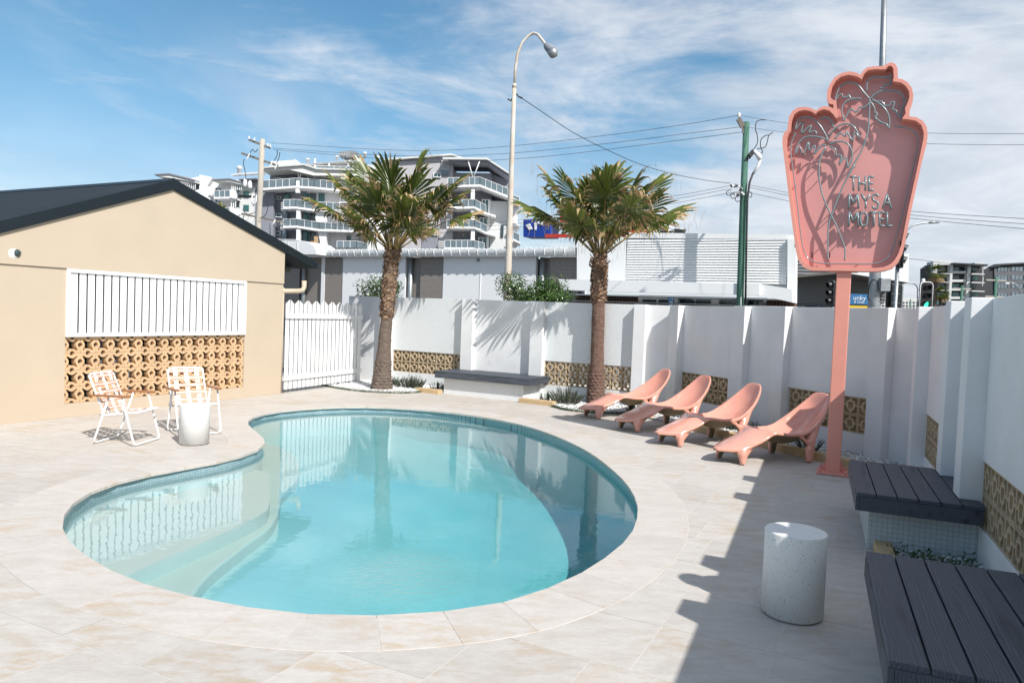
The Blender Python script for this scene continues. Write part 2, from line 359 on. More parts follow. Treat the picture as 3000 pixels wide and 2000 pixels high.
def leafmat(name, c1, c2, rough=.4, transl=.25, vs=3):
    m = bpy.data.materials.new(name); m.use_nodes = True; N = m.node_tree.nodes; L = m.node_tree.links; p = N['Principled BSDF']; out = N['Material Output']
    p.inputs['Roughness'].default_value = rough
    g = N.new('ShaderNodeNewGeometry'); nz = N.new('ShaderNodeTexNoise'); nz.inputs['Scale'].default_value = vs; nz.inputs['Detail'].default_value = 3; L.new(g.outputs['Position'], nz.inputs['Vector'])
    ri = N.new('ShaderNodeMath'); ri.operation = 'MULTIPLY_ADD'; ri.inputs[1].default_value = .6; L.new(g.outputs['Random Per Island'], ri.inputs[0]); L.new(nz.outputs['Fac'], ri.inputs[2])
    mr = N.new('ShaderNodeMapRange'); mr.inputs['From Min'].default_value = .4; mr.inputs['From Max'].default_value = 1.1; L.new(ri.outputs[0], mr.inputs['Value'])
    mx = N.new('ShaderNodeMix'); mx.data_type = 'RGBA'; mx.inputs[6].default_value = (*c1, 1); mx.inputs[7].default_value = (*c2, 1); L.new(mr.outputs[0], mx.inputs[0]); L.new(mx.outputs[2], p.inputs['Base Color'])
    t = N.new('ShaderNodeBsdfTranslucent'); L.new(mx.outputs[2], t.inputs['Color']); ms = N.new('ShaderNodeMixShader'); ms.inputs[0].default_value = transl
    L.new(p.outputs[0], ms.inputs[1]); L.new(t.outputs[0], ms.inputs[2]); L.new(ms.outputs[0], out.inputs['Surface'])
    return m
FROND = leafmat('palm_frond_green', (.035, .065, .012), (.17, .20, .035), .28, .32)
FTIP = leafmat('palm_frond_dry', (.22, .13, .05), (.55, .40, .21), .6, .25)
FSTEM = leafmat('palm_petiole', (.13, .12, .03), (.24, .15, .05), .4, .05)
SHRUB = leafmat('glossy_shrub_leaf', (.020, .055, .012), (.085, .16, .03), .3, .2, 6)
SPIKY = leafmat('grey_green_blades', (.020, .050, .025), (.055, .10, .05), .5, .15)
MONDO = leafmat('dark_grass_blades', (.02, .05, .015), (.05, .11, .03), .5, .15)
TRUNK = mat('palm_trunk', (.20, .155, .125), .95, base2=(.085, .062, .05), vscale=9, var=.3, bump=.8, bscale=30, stretch=(1, 1, 5), bdist=.012)
TRUNKR = mat('palm_trunk_red', (.23, .135, .10), .95, base2=(.085, .05, .04), vscale=9, var=.3, bump=.8, bscale=30, stretch=(1, 1, 6), bdist=.012)
BOOT = leafmat('dead_leaf_base', (.11, .055, .03), (.34, .22, .14), .85, .05, 5)
FIBRE = leafmat('palm_fibre', (.22, .15, .10), (.42, .33, .24), .9, .1, 8)
# ------------------------------------------------------------ pool outline and ground
POOL = [(-3.45,5.63),(-3.54,5.86),(-3.6,6.13),(-3.62,6.45),(-3.55,6.76),(-3.41,7.08),(-3.2,7.41),(-3.02,7.72),(-2.92,8.07),(-2.88,8.44),(-2.96,8.82),(-3.13,9.18),(-3.44,9.7),(-3.69,10.18),(-3.79,10.62),(-3.76,11.08),(-3.6,11.46),(-3.2,11.93),(-2.64,12.26),(-2.02,12.33),(-1.34,12.18),(-.66,11.83),(.02,11.2),(.45,10.53),(.76,9.8),(1.0,9.0),(1.14,8.18),(1.22,7.38),(1.21,6.71),(1.16,6.3),(1.02,5.72),(.86,5.32),(.5,4.7),(.06,4.22),(-.22,4.07),(-.53,3.97),(-.88,3.92),(-1.23,3.94),(-1.58,4.03),(-1.9,4.15),(-2.25,4.32),(-2.63,4.6),(-2.98,4.92),(-3.26,5.28)]
def catmull(pts, k=8, closed=True):
    out = []; n = len(pts)
    for i in range(n if closed else n - 1):
        if closed: p0, p1, p2, p3 = pts[i-1], pts[i], pts[(i+1) % n], pts[(i+2) % n]
        else: p0, p1, p2, p3 = pts[max(i-1, 0)], pts[i], pts[i+1], pts[min(i+2, n-1)]
        for j in range(k):
            t = j / k
            out.append(tuple(.5 * (2*b + (c - a) * t + (2*a - 5*b + 4*c - d) * t*t + (-a + 3*b - 3*c + d) * t**3) for a, b, c, d in zip(p0, p1, p2, p3)))
    if not closed: out.append(tuple(pts[-1]))
    return out
def resample(pts, n, closed=True):
    P = [Vector(p) for p in pts]; 
    if closed: P.append(P[0])
    d = [0]
    for a, b in zip(P, P[1:]): d.append(d[-1] + (b - a).length)
    out = []; j = 0
    for i in range(n):
        t = d[-1] * i / (n if closed else n - 1)
        while j < len(d) - 2 and d[j+1] < t: j += 1
        f = (t - d[j]) / max(d[j+1] - d[j], 1e-9); out.append(P[j].lerp(P[j+1], min(f, 1)))
    return out
fine = resample(catmull(POOL, 8), 264)
for _ in range(6): fine = [(fine[i-1] + fine[i] * 2 + fine[(i+1) % len(fine)]) / 4 for i in range(len(fine))]
area = sum(a.x * b.y - b.x * a.y for a, b in zip(fine, fine[1:] + fine[:1]))
if area < 0: fine = fine[::-1]
NF = len(fine)
def offset(pts, d):
    n = len(pts); o = []
    for i in range(n):
        t = (pts[(i+1) % n] - pts[i-1]).normalized(); o.append(pts[i] + Vector((t.y, -t.x)) * d)
    return o
NC = 60
inner = resample(fine, NC)                            # coping joints: straight edges between them, like the stones
outer = [p for p in offset(fine, .43)]
for _ in range(5): outer = [(outer[i-1] + outer[i] * 2 + outer[(i+1) % NF]) / 4 for i in range(NF)]
segs = [(Vector(a), Vector(b)) for a, b in zip(fine[::3], fine[::3][1:] + fine[:1])]
def sdf(x, y):
    best = 1e9; ins = False
    for a, b in segs:
        ex, ey = b.x - a.x, b.y - a.y; wx, wy = x - a.x, y - a.y
        t = max(0, min(1, (wx*ex + wy*ey) / (ex*ex + ey*ey))); dx, dy = wx - ex*t, wy - ey*t
        q = dx*dx + dy*dy
        if q < best: best = q
        if (a.y > y) != (b.y > y) and x < (b.x - a.x) * (y - a.y) / (b.y - a.y) + a.x: ins = not ins
    return -math.sqrt(best) if ins else math.sqrt(best)
def clip_cell(quad, vals, lim):
    out = []
    for i in range(len(quad)):
        a, b = quad[i], quad[(i+1) % len(quad)]; va, vb = vals[i] - lim, vals[(i+1) % len(quad)] - lim
        if va >= 0: out.append(a)
        if (va >= 0) != (vb >= 0):
            t = va / (va - vb); out.append((a[0] + (b[0]-a[0])*t, a[1] + (b[1]-a[1])*t))
    return out
# ground sheet with the pool cut out of it
g = MB(); GX = [-10 + .4 * i for i in range(46)]; GY = [-2 + .4 * i for i in range(51)]
val = {}
for i, x in enumerate(GX):
    for j, y in enumerate(GY):
        near = -4.6 < x < 2.4 and 3 < y < 13.3
        val[i, j] = sdf(x, y) if near else 9
for i in range(45):
    for j in range(50):
        q = [(GX[i], GY[j]), (GX[i+1], GY[j]), (GX[i+1], GY[j+1]), (GX[i], GY[j+1])]; vs = [val[i, j], val[i+1, j], val[i+1, j+1], val[i, j+1]]
        c = q if min(vs) > .1 else clip_cell(q, vs, .1)
        if len(c) > 2: g.add([(p[0], p[1], -.0014) for p in c], [tuple(range(len(c)))])
x0, x1, y0, y1 = GX[0], GX[-1], GY[0], GY[-1]
B = 1500
g.m = 1
for q in ([(-B,-B),(B,-B),(B,y0),(-B,y0)], [(-B,y1),(B,y1),(B,B),(-B,B)], [(-B,y0),(x0,y0),(x0,y1),(-B,y1)], [(x1,y0),(B,y0),(B,y1),(x1,y1)]):
    g.add([(p[0], p[1], -.0014) for p in q], [(0, 1, 2, 3)])
STREET = mat('street_asphalt', (.10, .10, .10), .9, var=.3, vscale=.8, base2=(.16, .155, .15))
tag(g.build('ground', [GROUT, STREET], recalc=False), kind='structure')

# deck paving: 0.58 m travertine tiles in rows parallel to the house
ua = Vector((math.sin(R(27.05)), math.cos(R(27.05)))); up_ = Vector((ua.y, -ua.x))
deck = thing('deck_paving', 'pale travertine paving laid in staggered rows around the pool', 'paving', (0, 0, 0), -R(27.05))
deck['kind'] = 'structure'; del deck['category']
HOUSE_O = Vector((-4.33, 13.65)); hx = Vector((.454, .891)); hy = Vector((-.891, .454))
yard = [(-8.8, 5.1), (-4.33, 13.69), (-3.36, 16.2), (-2.655, 16.254), (2.84, 13.35), (4.92, 8.74), (1.2, -.1), (-4, -1.5), (-8.8, -1)]
def in_poly(x, y, P):
    c = False
    for (ax, ay), (bx_, by) in zip(P, P[1:] + P[:1]):
        if (ay > y) != (by > y) and x < (bx_ - ax) * (y - ay) / (by - ay) + ax: c = not c
    return c
TW, TH_, JT = .592, .5815, .004
def tile_mesh(w, h, keep=None):
    b = bmesh.new(); 
    if keep is None:
        bmesh.ops.create_cube(b, size=1); bmesh.ops.scale(b, vec=(w, h, .03), verts=b.verts); bmesh.ops.translate(b, vec=(0, 0, -.015), verts=b.verts)
    me = bpy.data.meshes.new('tile'); b.to_mesh(me); b.free(); me.materials.append(TRAV); return me
full = tile_mesh(TW - JT, TH_ - JT)
rowoff = {}
anchors = {4: -1.793, 3: -2.393, 5: -1.595, 6: -1.007, 7: -1.21, 9: -1.222, 10: -1.44, 12: -1.857}
tiles = []
for r_ in range(-1, 30):
    v0 = 2.177 + (r_ - 3) * TH_
    if v0 < 1.2 or v0 > 16: continue
    off_ = anchors.get(r_, None)
    if off_ is None: off_ = rnd.uniform(0, TW)
    for k in range(-21, 18):
        u0 = off_ + k * TW
        cc = up_ * (u0 + TW/2) + ua * (v0 + TH_/2)
        if not in_poly(cc.x, cc.y, yard) and not any(in_poly((up_*(u0+a)+ua*(v0+b)).x, (up_*(u0+a)+ua*(v0+b)).y, yard) for a in (0, TW) for b in (0, TH_)): continue
        if cc.y < 1.6: continue
        d = sdf(cc.x, cc.y)
        if d < -.05: continue
        tiles.append((cc, u0, v0, d))
tiles.sort(key=lambda t: t[0].length)
rest = MB(); nt = 0
for cc, u0, v0, d in tiles:
    lx, ly = u0 + TW/2, v0 + TH_/2
    tilt = rnd.uniform(-.0004, .0006)
    if d > .55:
        if nt < 300:
            o = obj('tile', full, deck, (lx, ly, tilt)); nt += 1
        else:
            rest.box(u0 + JT/2, u0 + TW - JT/2, v0 + JT/2, v0 + TH_ - JT/2, -.03, tilt)
        continue
    m = MB(); n = 7; w, h = TW - JT, TH_ - JT; vv = {}
    for i in range(n + 1):
        for j in range(n + 1):
            a, b = -w/2 + w*i/n, -h/2 + h*j/n; p = cc + up_ * a + ua * b; vv[i, j] = ((a, b), sdf(p.x, p.y))
    for i in range(n):
        for j in range(n):
            ks = [vv[i, j], vv[i+1, j], vv[i+1, j+1], vv[i, j+1]]
            c = clip_cell([k[0] for k in ks], [k[1] for k in ks], .2)
            if len(c) > 2: m.add([(p[0], p[1], 0) for p in c], [tuple(range(len(c)))])
    if not m.f: continue
    # skirts
    for sx in (-1, 1):
        m.add([(sx*w/2, -h/2, 0), (sx*w/2, h/2, 0), (sx*w/2, h/2, -.03), (sx*w/2, -h/2, -.03)], [(0, 1, 2, 3)]) if d > .4 else None
    if nt < 300: m.build('tile', TRAV, deck, (lx, ly, tilt), recalc=False); nt += 1
    else:
        m2 = [(v[0] + lx, v[1] + ly, v[2] + tilt) for v in m.v]; rest.add(m2, m.f)
if rest.f: tag(rest.build('tile_field', TRAV, deck, recalc=False), kind='stuff')

# ------------------------------------------------------------ pool
pool = thing('swimming_pool', 'kidney shaped swimming pool with pale plaster shell and stone coping', 'swimming pool', (0, 0, 0))
def ring_at(p):                                        # nearest index on the outer ring, by arc fraction
    return p
outN = [outer[int(round(i * NF / NC)) % NF] for i in range(NC)]
for i in range(NC):
    j = (i + 1) % NC; a, b = inner[i], inner[j]; ia, ib = int(round(i * NF / NC)), int(round((i+1) * NF / NC))
    arc = [outer[k % NF] for k in range(ia, ib + 1)]
    poly = [a, b] + arc[::-1]; c = sum((Vector(p) for p in poly), Vector((0, 0))) / len(poly)
    sh = [c + (Vector(p) - c) * .9935 for p in poly]
    m = MB(); m.prism([(p.x - c.x, p.y - c.y) for p in sh], -.03, .004 + rnd.uniform(-.0006, .0006))
    m.build('coping_stone', TRAVC, pool, (c.x, c.y, 0), bevel=.004)
gr = MB(); gi, go = offset(fine, .03), outer
for i in range(NF):
    j = (i + 1) % NF; gr.add([(*gi[i], .0008), (*gi[j], .0008), (*go[j], .0008), (*go[i], .0008)], [(0, 1, 2, 3)])
gr.build('coping_grout', GROUT, pool, recalc=False)
def loopmesh(loops, mats, cap=None):
    m = MB(); m.smooth = True
    n = len(loops[0][0])
    for (L0, z0), (L1, z1) in zip(loops, loops[1:]):
        o = len(m.v); m.v += [(p.x, p.y, z0) for p in L0] + [(p.x, p.y, z1) for p in L1]
        for i in range(n): j = (i + 1) % n; m.face([o + i, o + j, o + n + j, o + n + i])
    if cap:
        L, z = cap; m.smooth = False
        tri = tessellate_polygon([[Vector((p.x, p.y, 0)) for p in L]])
        m.add([(p.x, p.y, z) for p in L], [tuple(t) for t in tri])
    return m
def smooth_off(d, it=8):
    L = offset(fine, d)
    for _ in range(it): L = [(L[i-1] + L[i] * 2 + L[(i+1) % NF]) / 4 for i in range(NF)]
    return L
PLASTER = mat('pool_plaster', (.38, .53, .55), .8, var=.06, vscale=1.2, base2=(.33, .48, .51), bump=.3, bscale=9, bdist=.02)
w0 = offset(fine, .03)
band = loopmesh([(w0, -.005), (w0, -.165)], None); band.build('waterline_tile_band', BANDT, pool, recalc=False)
FLOOR = -.90
sh = loopmesh([(offset(fine, .031), -.165), (offset(fine, .031), -.55), (smooth_off(-.03), -.68), (smooth_off(-.12), -.80), (smooth_off(-.28), -.87), (smooth_off(-.42), FLOOR)], None, cap=(smooth_off(-.42), FLOOR))
for f in sh.f: pass
sh.build('shell', PLASTER, pool, recalc=False)
# the floor falls gently from the ledge to the deep end
fl_ = MB(); fl_.smooth = True; FS = .14; nx_, ny_ = 27, 63; ok_ = {}
def floor_z(x, y):
    t = max(0, min(1, (x + 2.05 + .0 * y) / 1.9)); t = t * t * (3 - 2 * t); return -.47 + (FLOOR + .465) * t
for i in range(nx_):
    for j in range(ny_):
        x, y = -4.0 + FS * i, 3.75 + FS * j
        if sdf(x + FS/2, y + FS/2) < .1: fl_.add([(x, y, floor_z(x, y)), (x+FS, y, floor_z(x+FS, y)), (x+FS, y+FS, floor_z(x+FS, y+FS)), (x, y+FS, floor_z(x, y+FS))], [(0, 1, 2, 3)])
fm_ = fl_.mesh('sloping_floor', PLASTER, False); b_ = bmesh.new(); b_.from_mesh(fm_); bmesh.ops.remove_doubles(b_, verts=b_.verts, dist=.001); b_.to_mesh(fm_); b_.free(); obj('sloping_floor', fm_, pool)
# shallow ledge and step on the left
def slab_part(name, poly, ztop, m):
    mb = MB(); mb.prism(poly, FLOOR - .02, ztop)
    mb.mi = [1 if len(f) == 4 else 0 for f in mb.f]
    return mb.build(name, [m, PLASTER], pool, bevel=.02)
LED = mat('ledge_plaster', (.41, .475, .46), .8, var=.05, vscale=1.5)
ledge_edge = catmull([(-1.55, 3.7), (-1.95, 4.35), (-2.2, 5.2), (-2.2, 6.0), (-2.17, 6.6), (-2.27, 7.2), (-2.42, 7.8), (-2.5, 8.6), (-2.8, 9.6), (-3.3, 10.4), (-3.95, 11.0)], 6, False)
slab_part('ledge', [tuple(p) for p in ledge_edge] + [(-4.4, 10.6), (-4.2, 8.5), (-4.1, 6.5), (-4.1, 4.5), (-2.5, 3.6)], -.36, LED)
step_edge = catmull([(-2.25, 3.9), (-2.64, 4.9), (-2.62, 5.06), (-2.36, 6.0), (-2.24, 6.6), (-2.30, 7.0), (-2.5, 7.6), (-2.75, 8.3)], 6, False)
slab_part('ledge', [tuple(p) for p in step_edge] + [(-3.6, 8.6), (-4.2, 7.5), (-4.1, 5.5), (-3.4, 4.2)], -.24, LED)
# water
def watermat():
    m = bpy.data.materials.new('pool_water'); m.use_nodes = True; N = m.node_tree.nodes; L = m.node_tree.links; N.clear()
    out = N.new('ShaderNodeOutputMaterial'); tr = N.new('ShaderNodeBsdfTransparent'); gl = N.new('ShaderNodeBsdfGlossy'); gl.inputs['Roughness'].default_value = .015
    mx = N.new('ShaderNodeMixShader')
    g = N.new('ShaderNodeNewGeometry')
    def nz(s, d, st=(1, 1, 1)):
        mp = N.new('ShaderNodeMapping'); mp.inputs['Scale'].default_value = st; L.new(g.outputs['Position'], mp.inputs['Vector'])
        n = N.new('ShaderNodeTexNoise'); n.inputs['Scale'].default_value = s; n.inputs['Detail'].default_value = d; L.new(mp.outputs[0], n.inputs['Vector']); return n.outputs['Fac']
    b1 = N.new('ShaderNodeBump'); b1.inputs['Strength'].default_value = .16; b1.inputs['Distance'].default_value = .006; L.new(nz(7, 3), b1.inputs['Height'])
    b0 = N.new('ShaderNodeBump'); b0.inputs['Strength'].default_value = .06; b0.inputs['Distance'].default_value = .02; L.new(nz(1.3, 2), b0.inputs['Height']); L.new(b0.outputs[0], b1.inputs['Normal'])
    # the return jet roughens one patch near the front edge
    dist = N.new('ShaderNodeVectorMath'); dist.operation = 'DISTANCE'; dist.inputs[1].default_value = (-.62, 4.75, -.09); L.new(g.outputs['Position'], dist.inputs[0])
    mr = N.new('ShaderNodeMapRange'); mr.interpolation_type = 'SMOOTHSTEP'; mr.inputs['From Min'].default_value = .75; mr.inputs['From Max'].default_value = .0; L.new(dist.outputs['Value'], mr.inputs['Value'])
    ml = N.new('ShaderNodeMath'); ml.operation = 'MULTIPLY'; L.new(mr.outputs[0], ml.inputs[0]); L.new(nz(16, 4, (1, 2.2, 1)), ml.inputs[1])
    b2 = N.new('ShaderNodeBump'); b2.inputs['Strength'].default_value = .75; b2.inputs['Distance'].default_value = .03; L.new(ml.outputs[0], b2.inputs['Height']); L.new(b1.outputs[0], b2.inputs['Normal'])
    L.new(b2.outputs[0], gl.inputs['Normal'])
    # Schlick reflectance that is the same from above and below the surface
    dt = N.new('ShaderNodeVectorMath'); dt.operation = 'DOT_PRODUCT'; L.new(b2.outputs[0], dt.inputs[0]); L.new(g.outputs['Incoming'], dt.inputs[1])
    def mth(op, a, b=None):
        n = N.new('ShaderNodeMath'); n.operation = op
        for i, v in enumerate((a, b)):
            if v is None: continue
            if isinstance(v, (int, float)): n.inputs[i].default_value = v
            else: L.new(v, n.inputs[i])
        return n.outputs[0]
    fr_ = mth('ADD', mth('MULTIPLY', mth('POWER', mth('SUBTRACT', 1.0, mth('ABSOLUTE', dt.outputs['Value'])), 4.2), .93), .035)
    L.new(fr_, mx.inputs[0]); L.new(tr.outputs[0], mx.inputs[1]); L.new(gl.outputs[0], mx.inputs[2]); L.new(mx.outputs[0], out.inputs['Surface'])
    va = N.new('ShaderNodeVolumeAbsorption'); va.inputs['Color'].default_value = (.36, .85, .86, 1); va.inputs['Density'].default_value = .58; L.new(va.outputs[0], out.inputs['Volume'])
    return m
WZ = -.085
wl = offset(fine, .06)
wm = MB(); wm.prism([(p.x, p.y) for p in wl], FLOOR - .1, WZ)
water = tag(wm.build('water', watermat()), kind='structure')

# ------------------------------------------------------------ breeze blocks
def block_star(w, h, d):
    R1, r = .285, .145; out = []
    def arc(cx, cy, rad, a0, a1, n): return [(cx + rad * math.cos(R(a0 + (a1-a0)*i/n)), cy + rad * math.sin(R(a0 + (a1-a0)*i/n))) for i in range(n + 1)]
    E_ = .492
    out += [(-E_, -E_)] + arc(0, -E_, r, 180, 0, 8) + [(E_, -E_)] + arc(E_, 0, r, 270, 90, 8) + [(E_, E_)] + arc(0, E_, r, 360, 180, 8) + [(-E_, E_)] + arc(-E_, 0, r, 90, -90, 8)
    star = []
    def tipx(ph, a, b):           # narrow slit end towards the block corner
        c, s = math.cos(R(ph)), math.sin(R(ph)); x, y = a, b
        return (x*c - y*s, x*s + y*c)
    for k in range(4):
        ph = k * 90; c, s = math.cos(R(ph)), math.sin(R(ph)); cx, cy = .5 * c, .5 * s
        star += arc(cx, cy, R1, ph + 180 + 52, ph + 180 - 52, 8) + [tipx(ph, .355, .33), tipx(ph, .33, .355)]
    star = star[::-1]
    return plate([[(x*w, y*h) for x, y in out], [(x*w, y*h) for x, y in star]], d, CLAY)
def block_square(w, h, d):
    E_ = .488; P = [[(-E_,-E_),(E_,-E_),(E_,E_),(-E_,E_)], [(-.16,-.175),(.16,-.175),(.175,.175),(-.175,.175)]]
    L = [(.065,.40),(.405,.40),(.405,.065),(.30,.065),(.30,.21),(.22,.29),(.065,.29)]
    L = [(.05,.435),(.435,.435),(.435,.05),(.285,.05),(.285,.205),(.205,.205),(.205,.285),(.05,.285)]
    for sx in (1, -1):
        for sy in (1, -1): P.append([(x*sx, y*sy) for x, y in L])
    me = plate([[(x*w, y*h) for x, y in p] for p in P], d, SANDB)
    return me
BH = .2375
STAR = block_star(.2263, .2325, .10)
SQ = {}
def sqblock(w, d=.12):
    k = (round(w, 4), d)
    if k not in SQ: SQ[k] = block_square(w, BH, d)
    return SQ[k]
def wall_frame(name, label, org, xdir, cat='wall'):
    return thing(name, label, cat, (org[0], org[1], 0), math.atan2(xdir[1], xdir[0]))
T = 1.935; Z0, Z1 = .285, .76; TH = .19
def breeze_panel(parent, x0, x1, n, mtl, z_bottom=0.0, top=T):
    """wall panel with a two-course breeze-block strip let into it"""
    m = MB(); m.box(x0, x1, 0, TH, z_bottom, Z0); m.box(x0, x1, 0, TH, Z1, top); m.build('panel', mtl, parent, bevel=.004)
    w = (x1 - x0) / n; me = sqblock(w, .12 if mtl is MOSW else .172)
    for i in range(n):
        for k in range(2): obj('breeze_block', me, parent, (x0 + w*(i+.5), .012, Z0 + BH*(k+.5)))
def plain(parent, x0, x1, mtl=WHITE, y0=0, y1=TH, z0=0, z1=T, name='panel', bevel=.004): return bx(name, mtl, parent, x0, x1, y0, y1, z0, z1, bevel)
def pier(parent, x0, x1, z0=0): return bx('pier', WHITE, parent, x0, x1, -.135, TH + .02, z0, T + .004, .006)

# wall behind the far bench, with mosaic panels
wc = wall_frame('boundary_wall', 'white wall with mosaic panels and tan breeze blocks behind the far bench', (-2.655, 16.254), (.884, -.468))
plain(wc, -1.32, -.55); plain(wc, -.55, -.30); pier(wc, -.30, 0)
breeze_panel(wc, 0, 1.85, 8, MOSW); pier(wc, 1.85, 2.13); plain(wc, 2.13, 3.47); pier(wc, 3.47, 3.76)
breeze_panel(wc, 3.76, 5.61, 8, MOSW); pier(wc, 5.61, 5.84); plain(wc, 5.84, 6.38)
# wall behind the loungers
wd = wall_frame('boundary_wall', 'long shaded white wall with piers and breeze blocks behind the pink loungers', (3.062, 12.937), (.4054, -.9142))
pier(wd, -.27, -.02); plain(wd, -.40, -.27); breeze_panel(wd, -.02, 1.205, 5, WHITE); plain(wd, 1.205, 1.42); pier(wd, 1.42, 1.67); plain(wd, 1.67, 2.27); pier(wd, 2.27, 2.52)
# second strip: the last block is cut by the wall end
m = MB(); m.box(2.52, 3.90, 0, TH, 0, Z0); m.box(2.52, 3.90, 0, TH, Z1, T); m.build('panel', WHITE, wd, bevel=.004)
me = sqblock(.24, .172)
for i in range(6):
    for k in range(2): obj('breeze_block', me, wd, (2.54 + .24*(i+.5), .012, Z0 + BH*(k+.5)))
plain(wd, 3.90, 3.98); pier(wd, 3.98, 4.23); plain(wd, 4.23, 4.63)
# wall on the right, in shade
wb = wall_frame('boundary_wall', 'shaded white wall on the right running past the two dark benches', (4.609, 7.993), (-.388, -.922))
plain(wb, -.84, -.27); pier(wb, -.27, -.02); breeze_panel(wb, -.02, 1.205, 5, WHITE); plain(wb, 1.205, 1.86)
pier(wb, 1.86, 2.10, .46); plain(wb, 2.10, 2.742); pier(wb, 2.742, 2.99, .46); breeze_panel(wb, 2.99, 4.63, 7, WHITE); plain(wb, 4.63, 4.87)
pier(wb, 4.87, 5.11, .46); plain(wb, 5.11, 5.79); pier(wb, 5.79, 6.03, .46); plain(wb, 6.03, 9.5)
for a_, b_ in ((1.86, 2.10), (2.742, 2.99), (4.87, 5.11), (5.79, 6.03)): plain(wb, a_, b_, z1=.46)
lp = MB(); lp.lathe([(.0, -.1), (.06, -.085), (.095, -.04), (.105, 0), (.09, .05), (.05, .09), (0, .1)], 20); lp.build('shadow_globe', CHAIRW, wb, (5.44, -.09, T + .01))  # unseen round object of unknown kind, added to cast the round bump in the wall's shadow

# benches
def bench(name, label, parent_frame, x0, x1, depth, bx0, bx1, bdepth, nplank, mos):
    t = thing(name, label, 'bench', (parent_frame.location.x, parent_frame.location.y, 0), parent_frame.rotation_euler[2], 'timber topped benches built against the walls')
    pw = depth / nplank
    for i in range(nplank):
        y1 = -i * pw; y0 = y1 - pw + .008
        m = MB(); m.box(-(x1-x0)/2, (x1-x0)/2, -(pw-.008)/2, (pw-.008)/2, -.028, 0)
        m.build('plank', PLANK, t, ((x0+x1)/2, (y0+y1)/2, .46), bevel=.004)
    for nm, a in (('fascia', (x0 + .004, x1 - .004, -depth + .005, -depth + .03)), ):
        bx('fascia_board', PLANK, t, a[0], a[1], a[2], a[3], .325, .431, .003)
    bx('fascia_board', PLANK, t, x1 - .03, x1 - .004, -depth + .031, -.005, .325, .431, .003)
    bx('fascia_board', PLANK, t, x0 + .004, x0 + .03, -depth + .031, -.005, .325, .431, .003)
    bx('base', mos, t, bx0, bx1, -bdepth, -.003, 0, .43)
    return t
bench('wall_bench', 'far bench between two piers, sunlit under the palm shadows', wc, 1.72, 3.88, .88, 1.88, 3.69, .76, 7, MOSW)
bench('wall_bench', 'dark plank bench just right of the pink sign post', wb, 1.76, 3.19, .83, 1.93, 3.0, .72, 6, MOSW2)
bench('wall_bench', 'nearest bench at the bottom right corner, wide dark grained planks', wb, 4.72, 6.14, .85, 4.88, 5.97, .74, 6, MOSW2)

# ------------------------------------------------------------ house
ho = thing('pool_house', 'beige gabled building with black roof, white slats and clay breeze blocks', 'house', (HOUSE_O.x, HOUSE_O.y, 0), math.atan2(hx.y, hx.x))
SX0, SX1 = -4.07, -.90
def sofl(x): return 3.417 - (.316 * (x + 2.43) if x > -2.43 else -.386 * (x + 2.43))
BZ = 2.068
m = MB()
m.box(-5.7, SX0, 0, .16, 0, BZ); m.box(SX1, 0, 0, .16, 0, BZ); m.box(SX0, SX1, 0, .16, 0, .188)
m.build('wall', BEIGE, ho, bevel=.003)
m = MB(); m.prism([(-5.7, BZ), (0.0, BZ), (0.0, sofl(0)), (-2.43, 3.417), (-5.7, sofl(-5.7))], -.022, .16, 'y'); m.build('gable_wall', BEIGE, ho, bevel=.003)
bx('wall', BEIGE, ho, -.16, 0, .16, 6, 0, 2.62)
bx('wall', BEIGE, ho, -5.7, 0, 6, 6.16, 0, 1.1); bx('wall', BEIGE, ho, -5.7, 0, 6, 6.16, 2.0, 2.6)
bx('floor', CONC, ho, -5.54, -.16, .16, 6, -.03, .02)
bx('ceiling', DARK, ho, -5.54, -.16, .165, 6, 2.06, 2.1)
for x in (-5.2, -4.2, -2.9, -1.7): bx('partition', AGREY, ho, x, x + .5, 3.0 + rnd.random(), 4.4, .02, 1.5)
bx('partition', AGREY, ho, -2.9, -2.2, 1.2, 1.35, .02, 2.3)
for i in range(4):
    m = MB(); m.prism([(0, 0), (1.5, 0), (1.4, .5), (1.0, .55), (.7, .9), (.2, .85)], 0, .8, 'y'); m.build('stored_goods', [GLASS, AWHITE, TEAL, BLACK][i], ho, (-5.2 + i * 1.1, 2.0 + .3*i, .5))
for k in range(4):
    for i in range(14): obj('breeze_block', STAR, ho, (SX0 + .2263*(i+.5), .02, .19 + .2325*(k+.5)))
# white slats in their frame
SF0, SF1, SZ0, SZ1 = SX0, SX1, 1.122, 2.066
for nm, a in (('a', (SF0, SF1, SZ1 - .05, SZ1)), ('b', (SF0, SF1, SZ0, SZ0 + .05)), ('c', (SF0, SF0 + .05, SZ0 + .051, SZ1 - .051)), ('d', (SF1 - .05, SF1, SZ0 + .051, SZ1 - .051))):
    bx('slat_frame', FENCEW, ho, a[0], a[1], -.03, .06, a[2], a[3], .003)
ns = 25; wS = (SF1 - SF0 - .1) / ns; ms = MB(); ms.box(-wS*.36, wS*.42, -.004, .010, SZ0 + .052, SZ1 - .052); sm_ = ms.mesh('slat', FENCEW, False)
for i in range(ns): obj('slat', sm_, ho, (SF0 + .05 + wS*(i+.5), 0, 0))
